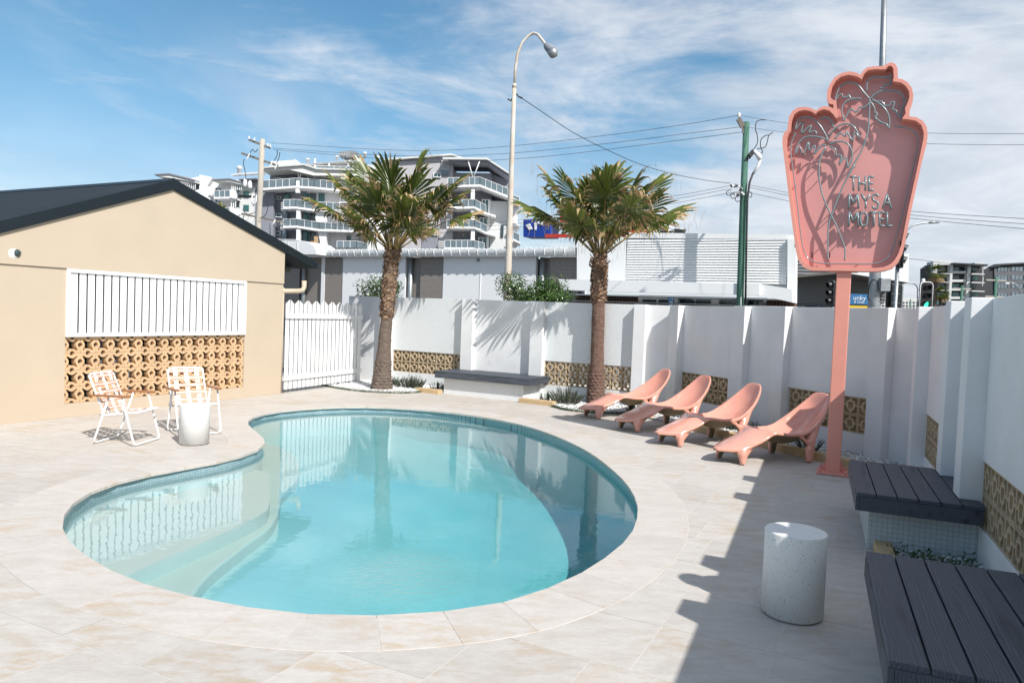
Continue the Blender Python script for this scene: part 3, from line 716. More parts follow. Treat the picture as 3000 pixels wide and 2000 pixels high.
# roof
m = MB(); TKR = .155
XR, XL = .78, -6.25
ridge = (-2.43, 3.417)
prof = [(XR, sofl(XR)), (XR, sofl(XR) + TKR + .0), (-2.43, 3.417 + TKR + .01), (XL, sofl(XL) + TKR), (XL, sofl(XL)), (-2.43, 3.417)]
m.prism(prof, -.06, -.023, 'y'); m.build('barge_board', BARGE, ho, bevel=.004)
def corr(x0_, x1_):
    m = MB(); pts = []; n = int(abs(x1_ - x0_) / .019)
    y = .0; ny = int(6.4 / .038); rows = []
    for j in range(ny * 2 + 1):
        yy = -.022 + j * .019 * (6.4 / (ny * .038)); hgt = .012 * (1 if (j // 1) % 2 else 0)
        rows.append([(x0_, yy, sofl(x0_) + TKR - .01 + hgt), (x1_, yy, sofl(x1_) + TKR - .01 + hgt)])
    for a, b in zip(rows, rows[1:]): m.add([a[0], a[1], b[1], b[0]], [(0, 1, 2, 3)])
    return m
corr(-2.43, XL).build('roof_sheet', ROOFM, ho); corr(-2.43, XR).build('roof_sheet', ROOFM, ho)
m = MB(); m.prism([(-2.58, 3.417 + TKR - .05), (-2.43, 3.417 + TKR + .025), (-2.28, 3.417 + TKR - .035), (-2.43, 3.417 + TKR + .012)], -.05, 6.3, 'y'); m.build('ridge_cap', ROOFM, ho)
m = MB(); m.prism([(XL, sofl(XL) - .0), (XL, sofl(XL) + .06), (-2.43, 3.417 + .05), (XR - .03, sofl(XR - .03) + .05), (XR - .03, sofl(XR - .03)), (-2.43, 3.417 - .005)], -.02, 6.2, 'y'); m.build('soffit', BARGE, ho)
bx('gutter', BARGE, ho, XR - .02, XR + .09, -.05, 6.2, sofl(XR) + .01, sofl(XR) + .13, .01)
m = MB(); m.tube([(-.0, .05, 1.93), (.45, .05, 1.95), (.56, .05, 1.97), (.60, .05, 2.03), (.60, .05, 2.16)], .048, 12); m.build('downpipe', BEIGE_TRIM, ho)
m = MB(); m.tube([(.03, .06, 2.0), (.03, .06, .02)], .045, 12); m.build('downpipe', BEIGE_TRIM, ho)
bx('eave_rafter', TIMB, ho, .05, .70, .5, .6, 2.33, 2.40)

# security camera on the gable
sc_ = thing('security_camera', 'white dome security camera on the beige gable wall', 'camera', (-6.573, 9.445, 2.21), ho.rotation_euler[2])
m = MB(); m.lathe([(0, 0), (.085, 0), (.095, .02), (.09, .06), (.06, .09), (0, .1)], 24); me = m.mesh('housing', CHAIRW); me.transform(Matrix.Rotation(R(90), 4, 'X')); obj('housing', me, sc_, (0, -.024, 0))
m = MB(); m.lathe([(0, 0), (.05, 0), (.05, .03), (.035, .055), (0, .066)], 20); me = m.mesh('lens_dome', GLASS); me.transform(Matrix.Rotation(R(90), 4, 'X')); obj('lens_dome', me, sc_, (.038, -.085, .01), (R(8), 0, R(28)))

# ------------------------------------------------------------ picket fence
F0, F1 = Vector((-4.30, 13.74)), Vector((-3.36, 16.12)); fd = (F1 - F0).normalized(); flen = (F1 - F0).length
fe = thing('picket_fence', 'white picket fence with peaked boards between the beige house and the wall', 'fence', (F0.x, F0.y, 0), math.atan2(fd.y, fd.x))
npk = 19; pw = flen / npk
for s_ in (0, 1):
    m = MB(); a, b = (1.695, 1.775) if s_ == 0 else (1.775, 1.695)
    m.prism([(0, .07), (pw - .031, .07), (pw - .031, b), (0, a)], -.004, .004, 'y')
    if s_ == 0: PK0 = m.mesh('picket', FENCEW)
    else: PK1 = m.mesh('picket', FENCEW)
for i in range(npk): obj('picket', PK0 if i % 2 == 0 else PK1, fe, (i * pw, 0, 0))
for z in (.24, 1.42): bx('rail', FENCEW, fe, -.02, flen, -.036, -.012, z, z + .09, .003)
bx('fence_post', FENCEW, fe, flen - .06, flen + .03, .014, .1, 0, 1.7)
# ------------------------------------------------------------ pink loungers
def lounger_mesh():
    S = [(-.235,.050,.182,.184),(-.18,.105,.183,.190),(-.09,.175,.188,.212),(.04,.228,.215,.262),(.15,.235,.252,.300),(.27,.24,.292,.350),(.36,.243,.335,.384),(.44,.262,.382,.374),(.52,.280,.380,.312),(.62,.294,.366,.250),(.74,.302,.360,.224),(.86,.308,.366,.232),(.96,.305,.395,.255),(1.05,.298,.440,.290),(1.15,.282,.503,.352),(1.25,.255,.578,.436),(1.33,.224,.652,.528),(1.40,.186,.726,.636),(1.445,.150,.786,.755),(1.470,.118,.806,.812)]
    P = catmull(S, 4, False); m = MB(); nq = 18; rows = []
    def section(s, w, ze, zc, kt=1.0, kw=1.0):
        """closed cross-section with a rounded rolled rim"""
        steep = min(1, max(0, (s - .85) / .3)); rt = (.020 + .004 * (1 - steep)) * kt; pts = []
        def surf(q):
            a = abs(q); return zc + (ze - zc) * a ** 2.1
        W_ = (w - rt) * kw
        top = []; bot = []
        for k in range(nq + 1):
            q = -1 + 2 * k / nq; th = (.036 + .020 * steep + (.020 if s < 1.0 else .004) * abs(q) ** 3) * kt
            top.append((s, q * W_, surf(q))); bot.append((s + .018 * steep * kt, q * W_, surf(q) - th))
        def rim(pt, pb, sg):
            c = [(u + v) / 2 for u, v in zip(pt, pb)]; hz_ = (pt[2] - pb[2]) / 2; o = []
            for j in range(1, 6):
                an = math.pi / 2 - math.pi * j / 6; o.append((c[0] + (pt[0] - c[0]) * math.sin(an), c[1] + sg * rt * 1.1 * math.cos(an), c[2] + hz_ * math.sin(an)))
            return o
        return top + rim(top[-1], bot[-1], 1) + bot[::-1] + rim(top[0], bot[0], -1)[::-1]
    s0_, sN = P[0], P[-1]
    rows.append(section(s0_[0] - .020, s0_[1] * .82, s0_[2] - .012, s0_[3] - .012, .35))
    rows.append(section(s0_[0] - .012, s0_[1] * .93, s0_[2] - .004, s0_[3] - .004, .75))
    for q_ in P: rows.append(section(*q_))
    rows.append(section(sN[0] + .008, sN[1] * .94, sN[2] + .008, sN[3] + .008, .75)); rows.append(section(sN[0] + .012, sN[1] * .80, sN[2] + .008, sN[3] + .008, .35))
    n = len(rows[0])
    for r_ in rows: m.v += r_
    for i in range(len(rows) - 1):
        for k in range(n):
            k2 = (k + 1) % n; m.face([i*n + k, i*n + k2, (i+1)*n + k2, (i+1)*n + k])
    m.face(list(range(n))[::-1]); m.face([(len(rows)-1)*n + k for k in range(n)])
    for sy in (-1, 1):
        m.tube([(.03, sy*.155, .165), (.02, sy*.175, .14), (.008, sy*.195, .10), (0, sy*.205, .05), (0, sy*.21, 0)], [.052, .066, .058, .043, .036], 14)
        m.tube([(-.09, sy*.12, .155), (-.03, sy*.15, .135), (.005, sy*.185, .11)], [.022, .042, .044], 10)
        m.tube([(.18, sy*.17, .215), (.09, sy*.175, .16), (.02, sy*.19, .10)], [.028, .05, .048], 10)
        m.tube([(1.10, sy*.25, .40), (1.05, sy*.265, .34), (1.0, sy*.285, .26), (.975, sy*.30, .15), (.965, sy*.31, 0)], [.030, .052, .064, .058, .044], 14)
        m.tube([(1.24, sy*.232, .525), (1.13, sy*.258, .435), (1.04, sy*.278, .30)], [.018, .038, .052], 10)
        m.tube([(.76, sy*.275, .315), (.86, sy*.28, .29), (.95, sy*.285, .22)], [.016, .028, .042], 10)
    me = m.mesh('lounger_raw', PINK)
    o = bpy.data.objects.new('t', me); col.objects.link(o)
    r_ = o.modifiers.new('r', 'REMESH'); r_.mode = 'VOXEL'; r_.voxel_size = .0078; r_.use_smooth_shade = True
    s_ = o.modifiers.new('s', 'SMOOTH'); s_.factor = .5; s_.iterations = 22
    out = bpy.data.meshes.new_from_object(o.evaluated_get(bpy.context.evaluated_depsgraph_get())); bpy.data.objects.remove(o)
    mz = min(v.co.z for v in out.vertices)
    for v in out.vertices: v.co.z -= mz
    out.polygons.foreach_set('use_smooth', [True] * len(out.polygons)); out.name = 'lounger'
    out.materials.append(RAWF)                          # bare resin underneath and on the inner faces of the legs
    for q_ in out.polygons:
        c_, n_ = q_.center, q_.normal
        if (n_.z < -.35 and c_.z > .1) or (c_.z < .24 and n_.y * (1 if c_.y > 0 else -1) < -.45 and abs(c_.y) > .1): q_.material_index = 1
    return out
LM = lounger_mesh()
ax = Vector((.905, .426)); LANG = math.atan2(ax.y, ax.x)
# front feet midpoints measured on the paving
for pos, da, lab in [((1.385, 12.05), 0, 'pink sculpted lounger farthest away, its foot beside the second palm'),
                     ((1.81, 10.86), R(3), 'pink sculpted lounger second from the palm, head before the small breeze block strip'),
                     ((2.20, 9.78), R(1), 'pink sculpted lounger third from the palm, knee in shadow'),
                     ((2.70, 8.73), 0, 'pink sculpted lounger nearest the sign post, its back half shaded')]:
    o = obj('pool_lounger', LM, None, (pos[0], pos[1], .004), LANG + da)
    tag(o, lab, 'lounger', 'pink loungers in a row beside the pool')

# ------------------------------------------------------------ terrazzo drums
def drum(p, r, h, lab):
    m = MB(); n = 48; m.lathe([(r - .012, 0), (r - .012, .008), (r, .010), (r, h - .008), (r - .003, h - .002), (r - .010, h)], n)
    me = m.mesh('side_table', TERR); return tag(obj('side_table', me, None, (p[0], p[1], .006)), lab, 'side table', 'round terrazzo drum tables')
drum((1.70, 4.19), .172, .49, 'speckled terrazzo drum table standing in the shade at the right')
drum((-3.72, 8.55), .166, .465, 'white terrazzo drum table standing in the sun between the webbed chairs')

# ------------------------------------------------------------ folding chairs
def chair(loc, rz, lab):
    t = thing('folding_chair', lab, 'chair', (loc[0], loc[1], .006), rz, 'white and tan webbed folding chairs')
    r = .0115; w = .25
    def part(name, pts, rad=r, m_=CHAIRW, closed=False, n=8):
        m = MB(); m.tube(pts, rad, n, closed=closed); return m.build(name, m_, t)
    def rounded(pts, k=.05, closed=False):
        P = [Vector(p) for p in pts]; out = []
        rng = range(len(P)) if closed else range(1, len(P) - 1)
        if not closed: out.append(P[0])
        for i in rng:
            a, b, c = P[i-1], P[i], P[(i+1) % len(P)]
            u = (a - b).normalized() * k; v = (c - b).normalized() * k
            for j in range(5):
                s = j / 4; out.append((b+u) * (1-s)**2 + b * 2*s*(1-s) + (b+v) * s*s)
        if not closed: out.append(P[-1])
        return out
    # front leg frame runs from the arm down to the front floor bar, rear frame likewise
    part('leg_frame', rounded([(.10, -w-.012, .55), (.255, -w-.012, .012), (.255, w+.012, .012), (.10, w+.012, .55)]))
    part('leg_frame', rounded([(-.07, -w+.014, .55), (-.25, -w+.014, .012), (-.25, w-.014, .012), (-.07, w-.014, .55)]))
    seat = rounded([(-.17, -w+.035, .33), (.27, -w+.035, .385), (.27, w-.035, .385), (-.17, w-.035, .33)], .05, True)
    part('seat_frame', seat, closed=True)
    bt = Vector((-.33, 0, .80)); bb = Vector((-.13, 0, .335))
    back = rounded([(bb.x, -w+.03, bb.z), (bt.x, -w+.03, bt.z), (bt.x, w-.03, bt.z), (bb.x, w-.03, bb.z)], .06)
    part('back_frame', back)
    for sy in (-1, 1):
        m = MB(); pr_ = [(-.23, -.02), (-.22, -.024), (.0, -.026), (.20, -.024), (.215, 0), (.20, .024), (0, .026), (-.22, .024), (-.23, .02)]
        m.prism(pr_, 0, .024); m.build('armrest', TEAK, t, (-.02, sy * (w + .012), .553), bevel=.005)
        part('hinge_link', [(-.17, sy*(w-.005), .335), (-.115, sy*(w-.005), .40)], .009)
    # webbing: interlaced straps, one part each
    def strap(a, b, width, nrm, phase, cnt, mt, wrap=True):
        a, b = Vector(a), Vector(b); d = b - a; L_ = d.length; d.normalize(); nrm = Vector(nrm).normalized(); side = d.cross(nrm).normalized() * (width / 2)
        m = MB(); n = cnt * 4; pr = None; m.smooth = True
        sag = .006
        for i in range(n + 1):
            s = i / n; z = math.sin(s * cnt * math.pi + (math.pi if phase else 0)) * .0035 - sag * math.sin(math.pi * s)
            c = a + d * (L_ * s) + nrm * (z + .009)
            row = [c - side, c - side * .22, c + side * .22, c + side]
            o_ = len(m.v); m.v += [tuple(v) for v in row]
            if i: 
                for q in range(3):
                    m.m = 1 if q != 1 else 0
                    if mt == 1: m.m = 1 - m.m
                    m.face([o_ - 4 + q, o_ - 3 + q, o_ + 1 + q, o_ + q])
        # wraps round the tubes
        for e, sg in ((a, -1), (b, 1)):
            for k in range(5):
                t0, t1 = math.pi * k / 4, math.pi * (k + 1) / 4
                if k == 4: break
                p = [e + d * (sg * math.sin(q) * .014) + nrm * (math.cos(q) * .0145) for q in (t0, t1)]
                m.m = 0; m.add([p[0] - side, p[0] + side, p[1] + side, p[1] - side], [(0, 1, 2, 3)])
        return m.build('webbing_strap', [WEBW, WEBO], t, recalc=False)
    up = (bt - bb); ul = up.length; ud = up.normalized(); bn = Vector((ud.z, 0, -ud.x))
    for k in range(3):                                   # vertical straps on the back
        y = -.135 + k * .135; strap(bb + Vector((0, y, 0)) + ud * .0, bt + Vector((0, y, 0)), .052, bn, k % 2, 5, 1)
    for k in range(5):                                   # horizontal straps
        c = bb + ud * (.075 + k * .098); strap(c + Vector((0, -w+.03, 0)), c + Vector((0, w-.03, 0)), .05, bn, (k+1) % 2, 4, 0)
    a0, a1 = Vector((-.17, 0, .33)), Vector((.27, 0, .385)); sd = (a1 - a0); sn = Vector((-sd.z, 0, sd.x)).normalized(); sdd = sd.normalized()
    for k in range(3): strap(a0 + Vector((0, -.13 + k * .13, 0)), a1 + Vector((0, -.13 + k * .13, 0)), .052, sn, k % 2, 5, 1)
    for k in range(4): c = a0 + sdd * (.06 + k * .105); strap(c + Vector((0, -w+.035, 0)), c + Vector((0, w-.035, 0)), .05, sn, (k+1) % 2, 4, 0)
    return t
chair((-4.50, 8.50), R(-4), 'webbed folding chair on the left, turned sideways beside the beige house')
chair((-4.06, 9.28), R(-47), 'webbed folding chair behind the white drum table, facing the pool')

# ------------------------------------------------------------ motel sign
OUT= [(-0.727,3.776),(-0.725,3.853),(-0.704,3.905),(-0.678,3.926),(-0.677,3.987),(-0.667,4.077),(-0.634,4.135),(-0.578,4.169),(-0.514,4.171),(-0.442,4.153),(-0.399,4.129),(-0.381,4.117),(-0.351,4.146),(-0.303,4.160),(-0.247,4.151),(-0.201,4.123),(-0.206,4.171),(-0.255,4.186),(-0.278,4.255),(-0.277,4.329),(-0.253,4.401),(-0.208,4.471),(-0.142,4.511),(-0.061,4.522),(0.014,4.498),(0.053,4.469),(0.074,4.507),(0.112,4.543),(0.177,4.550),(0.269,4.543),(0.291,4.546),(0.314,4.568),(0.352,4.574),(0.392,4.552),(0.414,4.507),(0.425,4.394),(0.472,4.379),(0.525,4.338),(0.563,4.278),(0.582,4.205),(0.580,4.134),(0.560,4.071),(0.554,4.022),(0.559,3.976),(0.621,3.962),(0.686,3.919),(0.727,3.852),(0.740,3.766),(0.736,3.681),(0.699,3.465),(0.630,2.982),(0.587,2.609),(0.567,2.493),(0.533,2.406),(0.485,2.347),(0.408,2.317),(0.317,2.305),(-0.339,2.310),(-0.426,2.347),(-0.479,2.416),(-0.504,2.477),(-0.543,2.676),(-0.604,3.030),(-0.688,3.539)]
INN= [(-0.684,3.758),(-0.683,3.835),(-0.664,3.879),(-0.641,3.915),(-0.646,3.954),(-0.638,4.029),(-0.610,4.096),(-0.562,4.129),(-0.498,4.135),(-0.433,4.114),(-0.385,4.077),(-0.359,4.109),(-0.301,4.126),(-0.244,4.106),(-0.201,4.062),(-0.171,4.015),(-0.147,4.021),(-0.164,4.096),(-0.177,4.213),(-0.209,4.219),(-0.238,4.251),(-0.243,4.296),(-0.230,4.369),(-0.192,4.432),(-0.140,4.474),(-0.066,4.485),(0.009,4.463),(0.071,4.424),(0.089,4.477),(0.127,4.513),(0.192,4.519),(0.271,4.508),(0.304,4.507),(0.322,4.538),(0.354,4.539),(0.375,4.504),(0.384,4.410),(0.376,4.370),(0.408,4.361),(0.461,4.345),(0.507,4.304),(0.540,4.244),(0.546,4.180),(0.530,4.117),(0.511,4.068),(0.519,4.011),(0.488,3.956),(0.546,3.947),(0.623,3.924),(0.675,3.877),(0.702,3.797),(0.702,3.726),(0.668,3.467),(0.599,2.983),(0.555,2.609),(0.534,2.515),(0.499,2.435),(0.457,2.384),(0.393,2.354),(0.302,2.343),(-0.326,2.348),(-0.406,2.386),(-0.445,2.439),(-0.464,2.492),(-0.507,2.676),(-0.568,3.029),(-0.647,3.537)]
TUBES=[ [(0.162,4.215),(0.163,4.069),(0.162,3.894),(0.145,3.778),(0.105,3.649),(0.045,3.520),(-0.027,3.352)],
[(-0.266,3.716),(-0.303,3.629),(-0.322,3.525),(-0.318,3.365)],
[(0.162,4.215),(0.098,4.293),(0.041,4.372),(-0.029,4.416),(-0.096,4.415),(-0.149,4.376),(-0.179,4.305),(-0.195,4.218)],
[(-0.195,4.218),(-0.164,4.274),(-0.127,4.297),(-0.115,4.262),(-0.074,4.258),(-0.055,4.279),(-0.033,4.244),(0.008,4.236),(0.075,4.227)],
[(0.075,4.227),(0.008,4.233),(-0.059,4.220),(-0.104,4.180),(-0.119,4.122),(-0.104,4.047),(-0.091,3.994)],
[(-0.091,3.994),(-0.064,4.058),(-0.027,4.122),(0.015,4.089),(0.042,4.094),(0.066,4.136),(0.107,4.125),(0.158,4.171)],
[(0.124,4.305),(0.123,4.378),(0.138,4.428),(0.176,4.453),(0.261,4.448),(0.340,4.433)],
[(0.349,4.468),(0.357,4.413),(0.351,4.356),(0.305,4.360),(0.283,4.326),(0.255,4.329)],
[(0.162,4.215),(0.206,4.261),(0.270,4.292),(0.348,4.291),(0.426,4.277),(0.480,4.229),(0.502,4.169),(0.493,4.099),(0.477,4.028),(0.478,3.978)],
[(0.478,3.978),(0.446,4.017),(0.431,4.061),(0.398,4.078),(0.390,4.093),(0.406,4.156),(0.374,4.159),(0.350,4.125),(0.317,4.128),(0.276,4.178),(0.236,4.182),(0.182,4.213)],
[(0.182,4.205),(0.250,4.163),(0.319,4.092),(0.360,4.009),(0.369,3.936),(0.367,3.876)],
[(0.367,3.876),(0.341,3.924),(0.288,3.950),(0.233,3.998),(0.225,4.027),(0.244,4.026),(0.236,4.056),(0.216,4.064),(0.214,4.108),(0.170,4.185)],
[(-0.239,3.786),(-0.288,3.883),(-0.349,3.977),(-0.423,4.050),(-0.509,4.072),(-0.565,4.046),(-0.591,3.995),(-0.595,3.935)],
[(-0.595,3.935),(-0.568,3.978),(-0.517,4.012),(-0.535,3.885),(-0.481,3.934),(-0.430,3.968),(-0.450,3.891),(-0.394,3.905),(-0.365,3.873)],
[(-0.239,3.786),(-0.313,3.824),(-0.412,3.846),(-0.497,3.837),(-0.558,3.773),(-0.583,3.706),(-0.580,3.653)],
[(-0.580,3.653),(-0.542,3.734),(-0.498,3.643),(-0.452,3.789),(-0.436,3.689),(-0.379,3.739),(-0.381,3.645),(-0.322,3.720),(-0.267,3.739)],
[(-0.242,3.842),(-0.193,3.905),(-0.127,3.952),(-0.059,3.962),(0.010,3.927),(0.054,3.858),(0.078,3.795)],
[(0.078,3.795),(0.027,3.860),(0.008,3.770),(-0.054,3.873),(-0.065,3.822),(-0.122,3.860),(-0.174,3.800)],
[(-0.226,3.744),(-0.172,3.767),(-0.090,3.765),(-0.026,3.723),(0.012,3.640),(0.014,3.551),(-0.022,3.464)],
[(-0.022,3.464),(-0.053,3.592),(-0.117,3.506),(-0.095,3.602),(-0.151,3.620),(-0.161,3.680),(-0.224,3.714)],
[(-0.194,3.928),(-0.226,4.012),(-0.269,4.050),(-0.318,4.049),(-0.331,4.035)] ,
 [(0.048,3.500),(-0.044,3.312),(-0.115,3.106),(-0.162,2.943),(-0.185,2.854),(-0.189,2.673),(-0.177,2.432)],
[(-0.323,3.519),(-0.315,3.369),(-0.270,3.171),(-0.184,2.974),(-0.115,2.837),(-0.044,2.672),(-0.004,2.552),(-0.002,2.433)] ]
BORD= [(0.420,3.896),(0.562,3.881),(0.627,3.845),(0.669,3.771),(0.667,3.686),(0.627,3.469),(0.555,2.970),(0.500,2.667),(0.464,2.493),(0.416,2.413),(0.365,2.390),(-0.329,2.394),(-0.394,2.431),(-0.433,2.492),(-0.481,2.737),(-0.555,3.212),(-0.611,3.535),(-0.639,3.679),(-0.648,3.771),(-0.633,3.846),(-0.593,3.897)]
LET=[ [(0.008,3.366),(0.073,3.363)],
[(0.040,3.365),(0.048,3.216)],
[(0.103,3.214),(0.096,3.362)],
[(0.170,3.212),(0.162,3.359)],
[(0.099,3.288),(0.166,3.285)],
[(0.243,3.355),(0.196,3.357),(0.203,3.211),(0.251,3.209)],
[(0.200,3.284),(0.238,3.282)],
[(0.010,3.016),(0.010,3.169),(0.058,3.068),(0.095,3.166),(0.111,3.014)],
[(0.133,3.165),(0.179,3.087),(0.217,3.162)],
[(0.179,3.087),(0.183,3.012)],
[(0.303,3.136),(0.285,3.159),(0.259,3.160),(0.244,3.131),(0.256,3.097),(0.297,3.072),(0.308,3.038),(0.293,3.009),(0.267,3.009),(0.249,3.032)],
[(0.352,3.007),(0.386,3.156),(0.434,3.005)],
[(0.366,3.064),(0.415,3.062)],
[(0.019,2.817),(0.019,2.969),(0.067,2.869),(0.104,2.966),(0.120,2.815)],
[(0.166,2.965),(0.143,2.950),(0.135,2.906),(0.137,2.875),(0.150,2.830),(0.174,2.815),(0.197,2.829),(0.205,2.874),(0.204,2.904),(0.191,2.949),(0.166,2.965)],
[(0.230,2.963),(0.302,2.962)],
[(0.266,2.962),(0.274,2.813)],
[(0.370,2.960),(0.322,2.961),(0.330,2.812),(0.378,2.811)],
[(0.326,2.887),(0.365,2.886)],
[(0.398,2.959),(0.406,2.811),(0.454,2.810)] ]
LCH=[0, 0, 1, 1, 1, 2, 2, 3, 4, 4, 5, 6, 6, 7, 8, 9, 9, 10, 10, 11]
sg = thing('motel_sign', 'tall pink motel sign with neon palm trees on a square pink post', 'sign', (3.70, 8.19, 0), math.atan2(-.431, .902))
DEPTH = .165
def dense(pts, closed=True):
    return [tuple(p) for p in catmull(pts, 3, closed)]
so_, si_ = dense(OUT), dense(INN)
obj('rim', plate([OUT, INN], .012, PINKS), sg, (0, -.02, 0))
m = MB(); n = len(OUT)
for L_, y1 in ((OUT, DEPTH), (INN, DEPTH)):
    n = len(L_); o_ = len(m.v)
    m.v += [(x, -.009, z) for x, z in L_] + [(x, y1, z) for x, z in L_]
    for i in range(n): j = (i + 1) % n; m.face([o_ + i, o_ + j, o_ + n + j, o_ + n + i])
m.build('side_return', PINKS, sg, recalc=False)
obj('face_panel', plate([INN], .006, PINKF), sg, (0, DEPTH - .02, 0))
obj('back_panel', plate([OUT], .006, PINKS), sg, (0, DEPTH, 0))
def neon(path, r_=.0085, name='neon_tube', y=.045, smooth=True):
    P = catmull(path, 4, False) if smooth and len(path) > 2 else path
    m = MB(); m.tube([(x, y, z) for x, z in P], r_, 8); o = m.build(name, TUBEG, sg)
    m = MB(); m.tube([(x + .001, y + .0075, z - .002) for x, z in P], r_ * .95, 6); m.build('tube_backing', TUBEB, o)
    return o
for t_ in TUBES: neon(t_)
BORD = [tuple(v) for v in resample(BORD, 60, False)]
for _ in range(3): BORD = [BORD[0]] + [tuple((Vector(a) + Vector(b) * 2 + Vector(c)) / 4) for a, b, c in zip(BORD, BORD[1:], BORD[2:])] + [BORD[-1]]
neon(BORD, .0065, 'border_tube')
m = MB()
for t_ in TUBES[:2] + TUBES[-2:] + [BORD]:
    for f in (.15, .5, .85):
        x, z = t_[int(f * (len(t_) - 1))]; m.tube([(x, .05, z), (x, DEPTH - .02, z)], .006, 6)
m.build('tube_stands', TUBEG, sg)
groups = {}
for (chx, p_) in zip(LCH, LET): groups.setdefault(chx, []).append(p_)
for k_, ps in groups.items():
    m = MB(); b_ = MB()
    for p_ in ps:
        if len(p_) > 7: p_ = catmull(p_, 3, False)
        Q = [Vector((x, .035, z)) for x, z in p_]
        if len(p_) > 7:
            m.tube(Q, .0105, 8); b_.tube([q + Vector((-.002, .015, -.003)) for q in Q], .0105, 6); continue
        for a, b in zip(Q, Q[1:]):
            e_ = (b - a).normalized() * .004; m.tube([a - e_, b + e_], .0105, 8); b_.tube([a - e_ + Vector((-.002, .015, -.003)), b + e_ + Vector((-.002, .015, -.003))], .0105, 6)
    o = m.build('neon_letter', TUBEG, sg); b_.build('tube_backing', TUBEB, o)
bx('post', PINKS, sg, -.075, .075, .02, .17, .015, 2.312, .008)
bx('post_cap_plate', PINKS, sg, -.16, .14, .0, .20, 2.30, 2.322)
bx('base_plate', PINKS, sg, -.17, .17, -.075, .265, .004, .024, .003)
for sx, sy in ((-1, -1), (1, -1), (-1, 1), (1, 1)):
    m = MB(); m.lathe([(.018, 0), (.018, .03), (.008, .03), (.008, .05), (0, .05)], 6); m.build('bolt', PINKS, sg, (sx * .13, .095 + sy * .13, .024))
m = MB(); m.prism([(.075, .024), (.13, .024), (.075, .16)], .085, .105, 'y'); m.build('gusset', PINKS, sg)
m = MB(); m.prism([(-.075, .024), (-.13, .024), (-.075, .16)], .085, .105, 'y'); m.build('gusset', PINKS, sg)
for x, z, dx, dz in ((-.533, 2.62, .006, .04), (-.50, 2.50, .006, .03), (.545, 2.62, .006, .03), (.52, 2.45, .006, .04), (-.345, 2.49, .006, .03), (-.16, 2.49, .006, .03)):
    bx('tube_cap', BLACK, sg, x - dx, x + dx, .05, .07, z - dz, z + dz)

# ------------------------------------------------------------ planting beds
def edging(poly, z, name='edging_block'):
    m = MB(); m.prism(poly, -.02, z)
def beam(a, b, w, h, lab, parent=None):
    a, b = Vector(a), Vector(b); d = b - a; L_ = d.length
    m = MB(); m.box(0, L_, -w/2, w/2, -.02, h); o = m.build('edging_block', SLEEPER, parent, (a.x, a.y, 0), math.atan2(d.y, d.x), bevel=.008)
    return tag(o, lab, 'edging', 'sandstone edging blocks round the planting beds')
ucx, ucy = Vector((.884, -.468)), Vector((.468, .884)); C0 = Vector((-2.655, 16.254))
Cpt = lambda x, y: C0 + ucx * x + ucy * y
D0 = Vector((3.062, 12.937)); dx_, dy_ = Vector((.4054, -.9142)), Vector((.9142, .4054)); Dpt = lambda x, y: D0 + dx_ * x + dy_ * y
B0 = Vector((4.609, 7.993)); bx_, by_ = Vector((-.388, -.922)), Vector((.922, -.388)); Bpt = lambda x, y: B0 + bx_ * x + by_ * y
beam(Cpt(1.30, -.88), Cpt(1.87, -.88), .16, .085, 'sandstone edging block left of the far bench')
beam(Cpt(3.70, -.88), Cpt(4.42, -.90), .16, .085, 'sandstone edging block right of the far bench')
beam(Dpt(1.5, -.93), Dpt(4.55, -.77), .14, .095, 'long sandstone edging block behind the loungers')
beam(Bpt(3.04, -.62), Bpt(4.66, -.62), .12, .085, 'shaded edging block between the two dark benches')
def bed(name, pts, lab, z=.03):
    m = MB(); m.prism([tuple(p) for p in pts], -.03, z); return tag(m.build(name, SOIL), kind='structure')
bed1 = [Vector(p) for p in [(-4.0, 15.35), (-3.6, 14.93), (-3.15, 14.58), (-2.7, 14.42), (-2.25, 14.44), (-1.95, 14.62), (-1.78, 14.88)]] + [Cpt(1.87, -.8), Cpt(1.87, .1), Cpt(-.7, .1)]
bed2 = [Cpt(3.70, -.8), Cpt(4.36, -.86), Vector((.83, 13.25)), Vector((.97, 12.93)), Vector((1.22, 12.72)), Vector((1.6, 12.62)), Vector((2.0, 12.66)), Vector((2.35, 12.8)), Dpt(.3, -.98), Dpt(1.5, -.93), Dpt(4.55, -.77), Dpt(4.75, -.4), Bpt(-.8, .1), Dpt(0, .1), Cpt(6.2, .1), Cpt(3.7, .1)]
bed3 = [Bpt(3.03, -.60), Bpt(4.66, -.60), Bpt(4.66, .02), Bpt(3.03, .02)]
bed4 = [Dpt(4.55, -.77), Vector((4.05, 8.0)), Vector((3.85, 7.0)), Bpt(1.75, -.35), Bpt(1.75, .02), Bpt(-.7, .02), Dpt(4.7, -.35)]
for b_ in (bed1, bed2, bed3, bed4): bed('garden_bed', b_, '')
def inb(p, poly): return in_poly(p[0], p[1], [tuple(q) for q in poly])
def scatter(poly, n):
    xs = [p[0] for p in poly]; ys = [p[1] for p in poly]; out = []
    while len(out) < n:
        p = (rnd.uniform(min(xs), max(xs)), rnd.uniform(min(ys), max(ys)))
        if inb(p, poly): out.append(p)
    return out
m = MB()
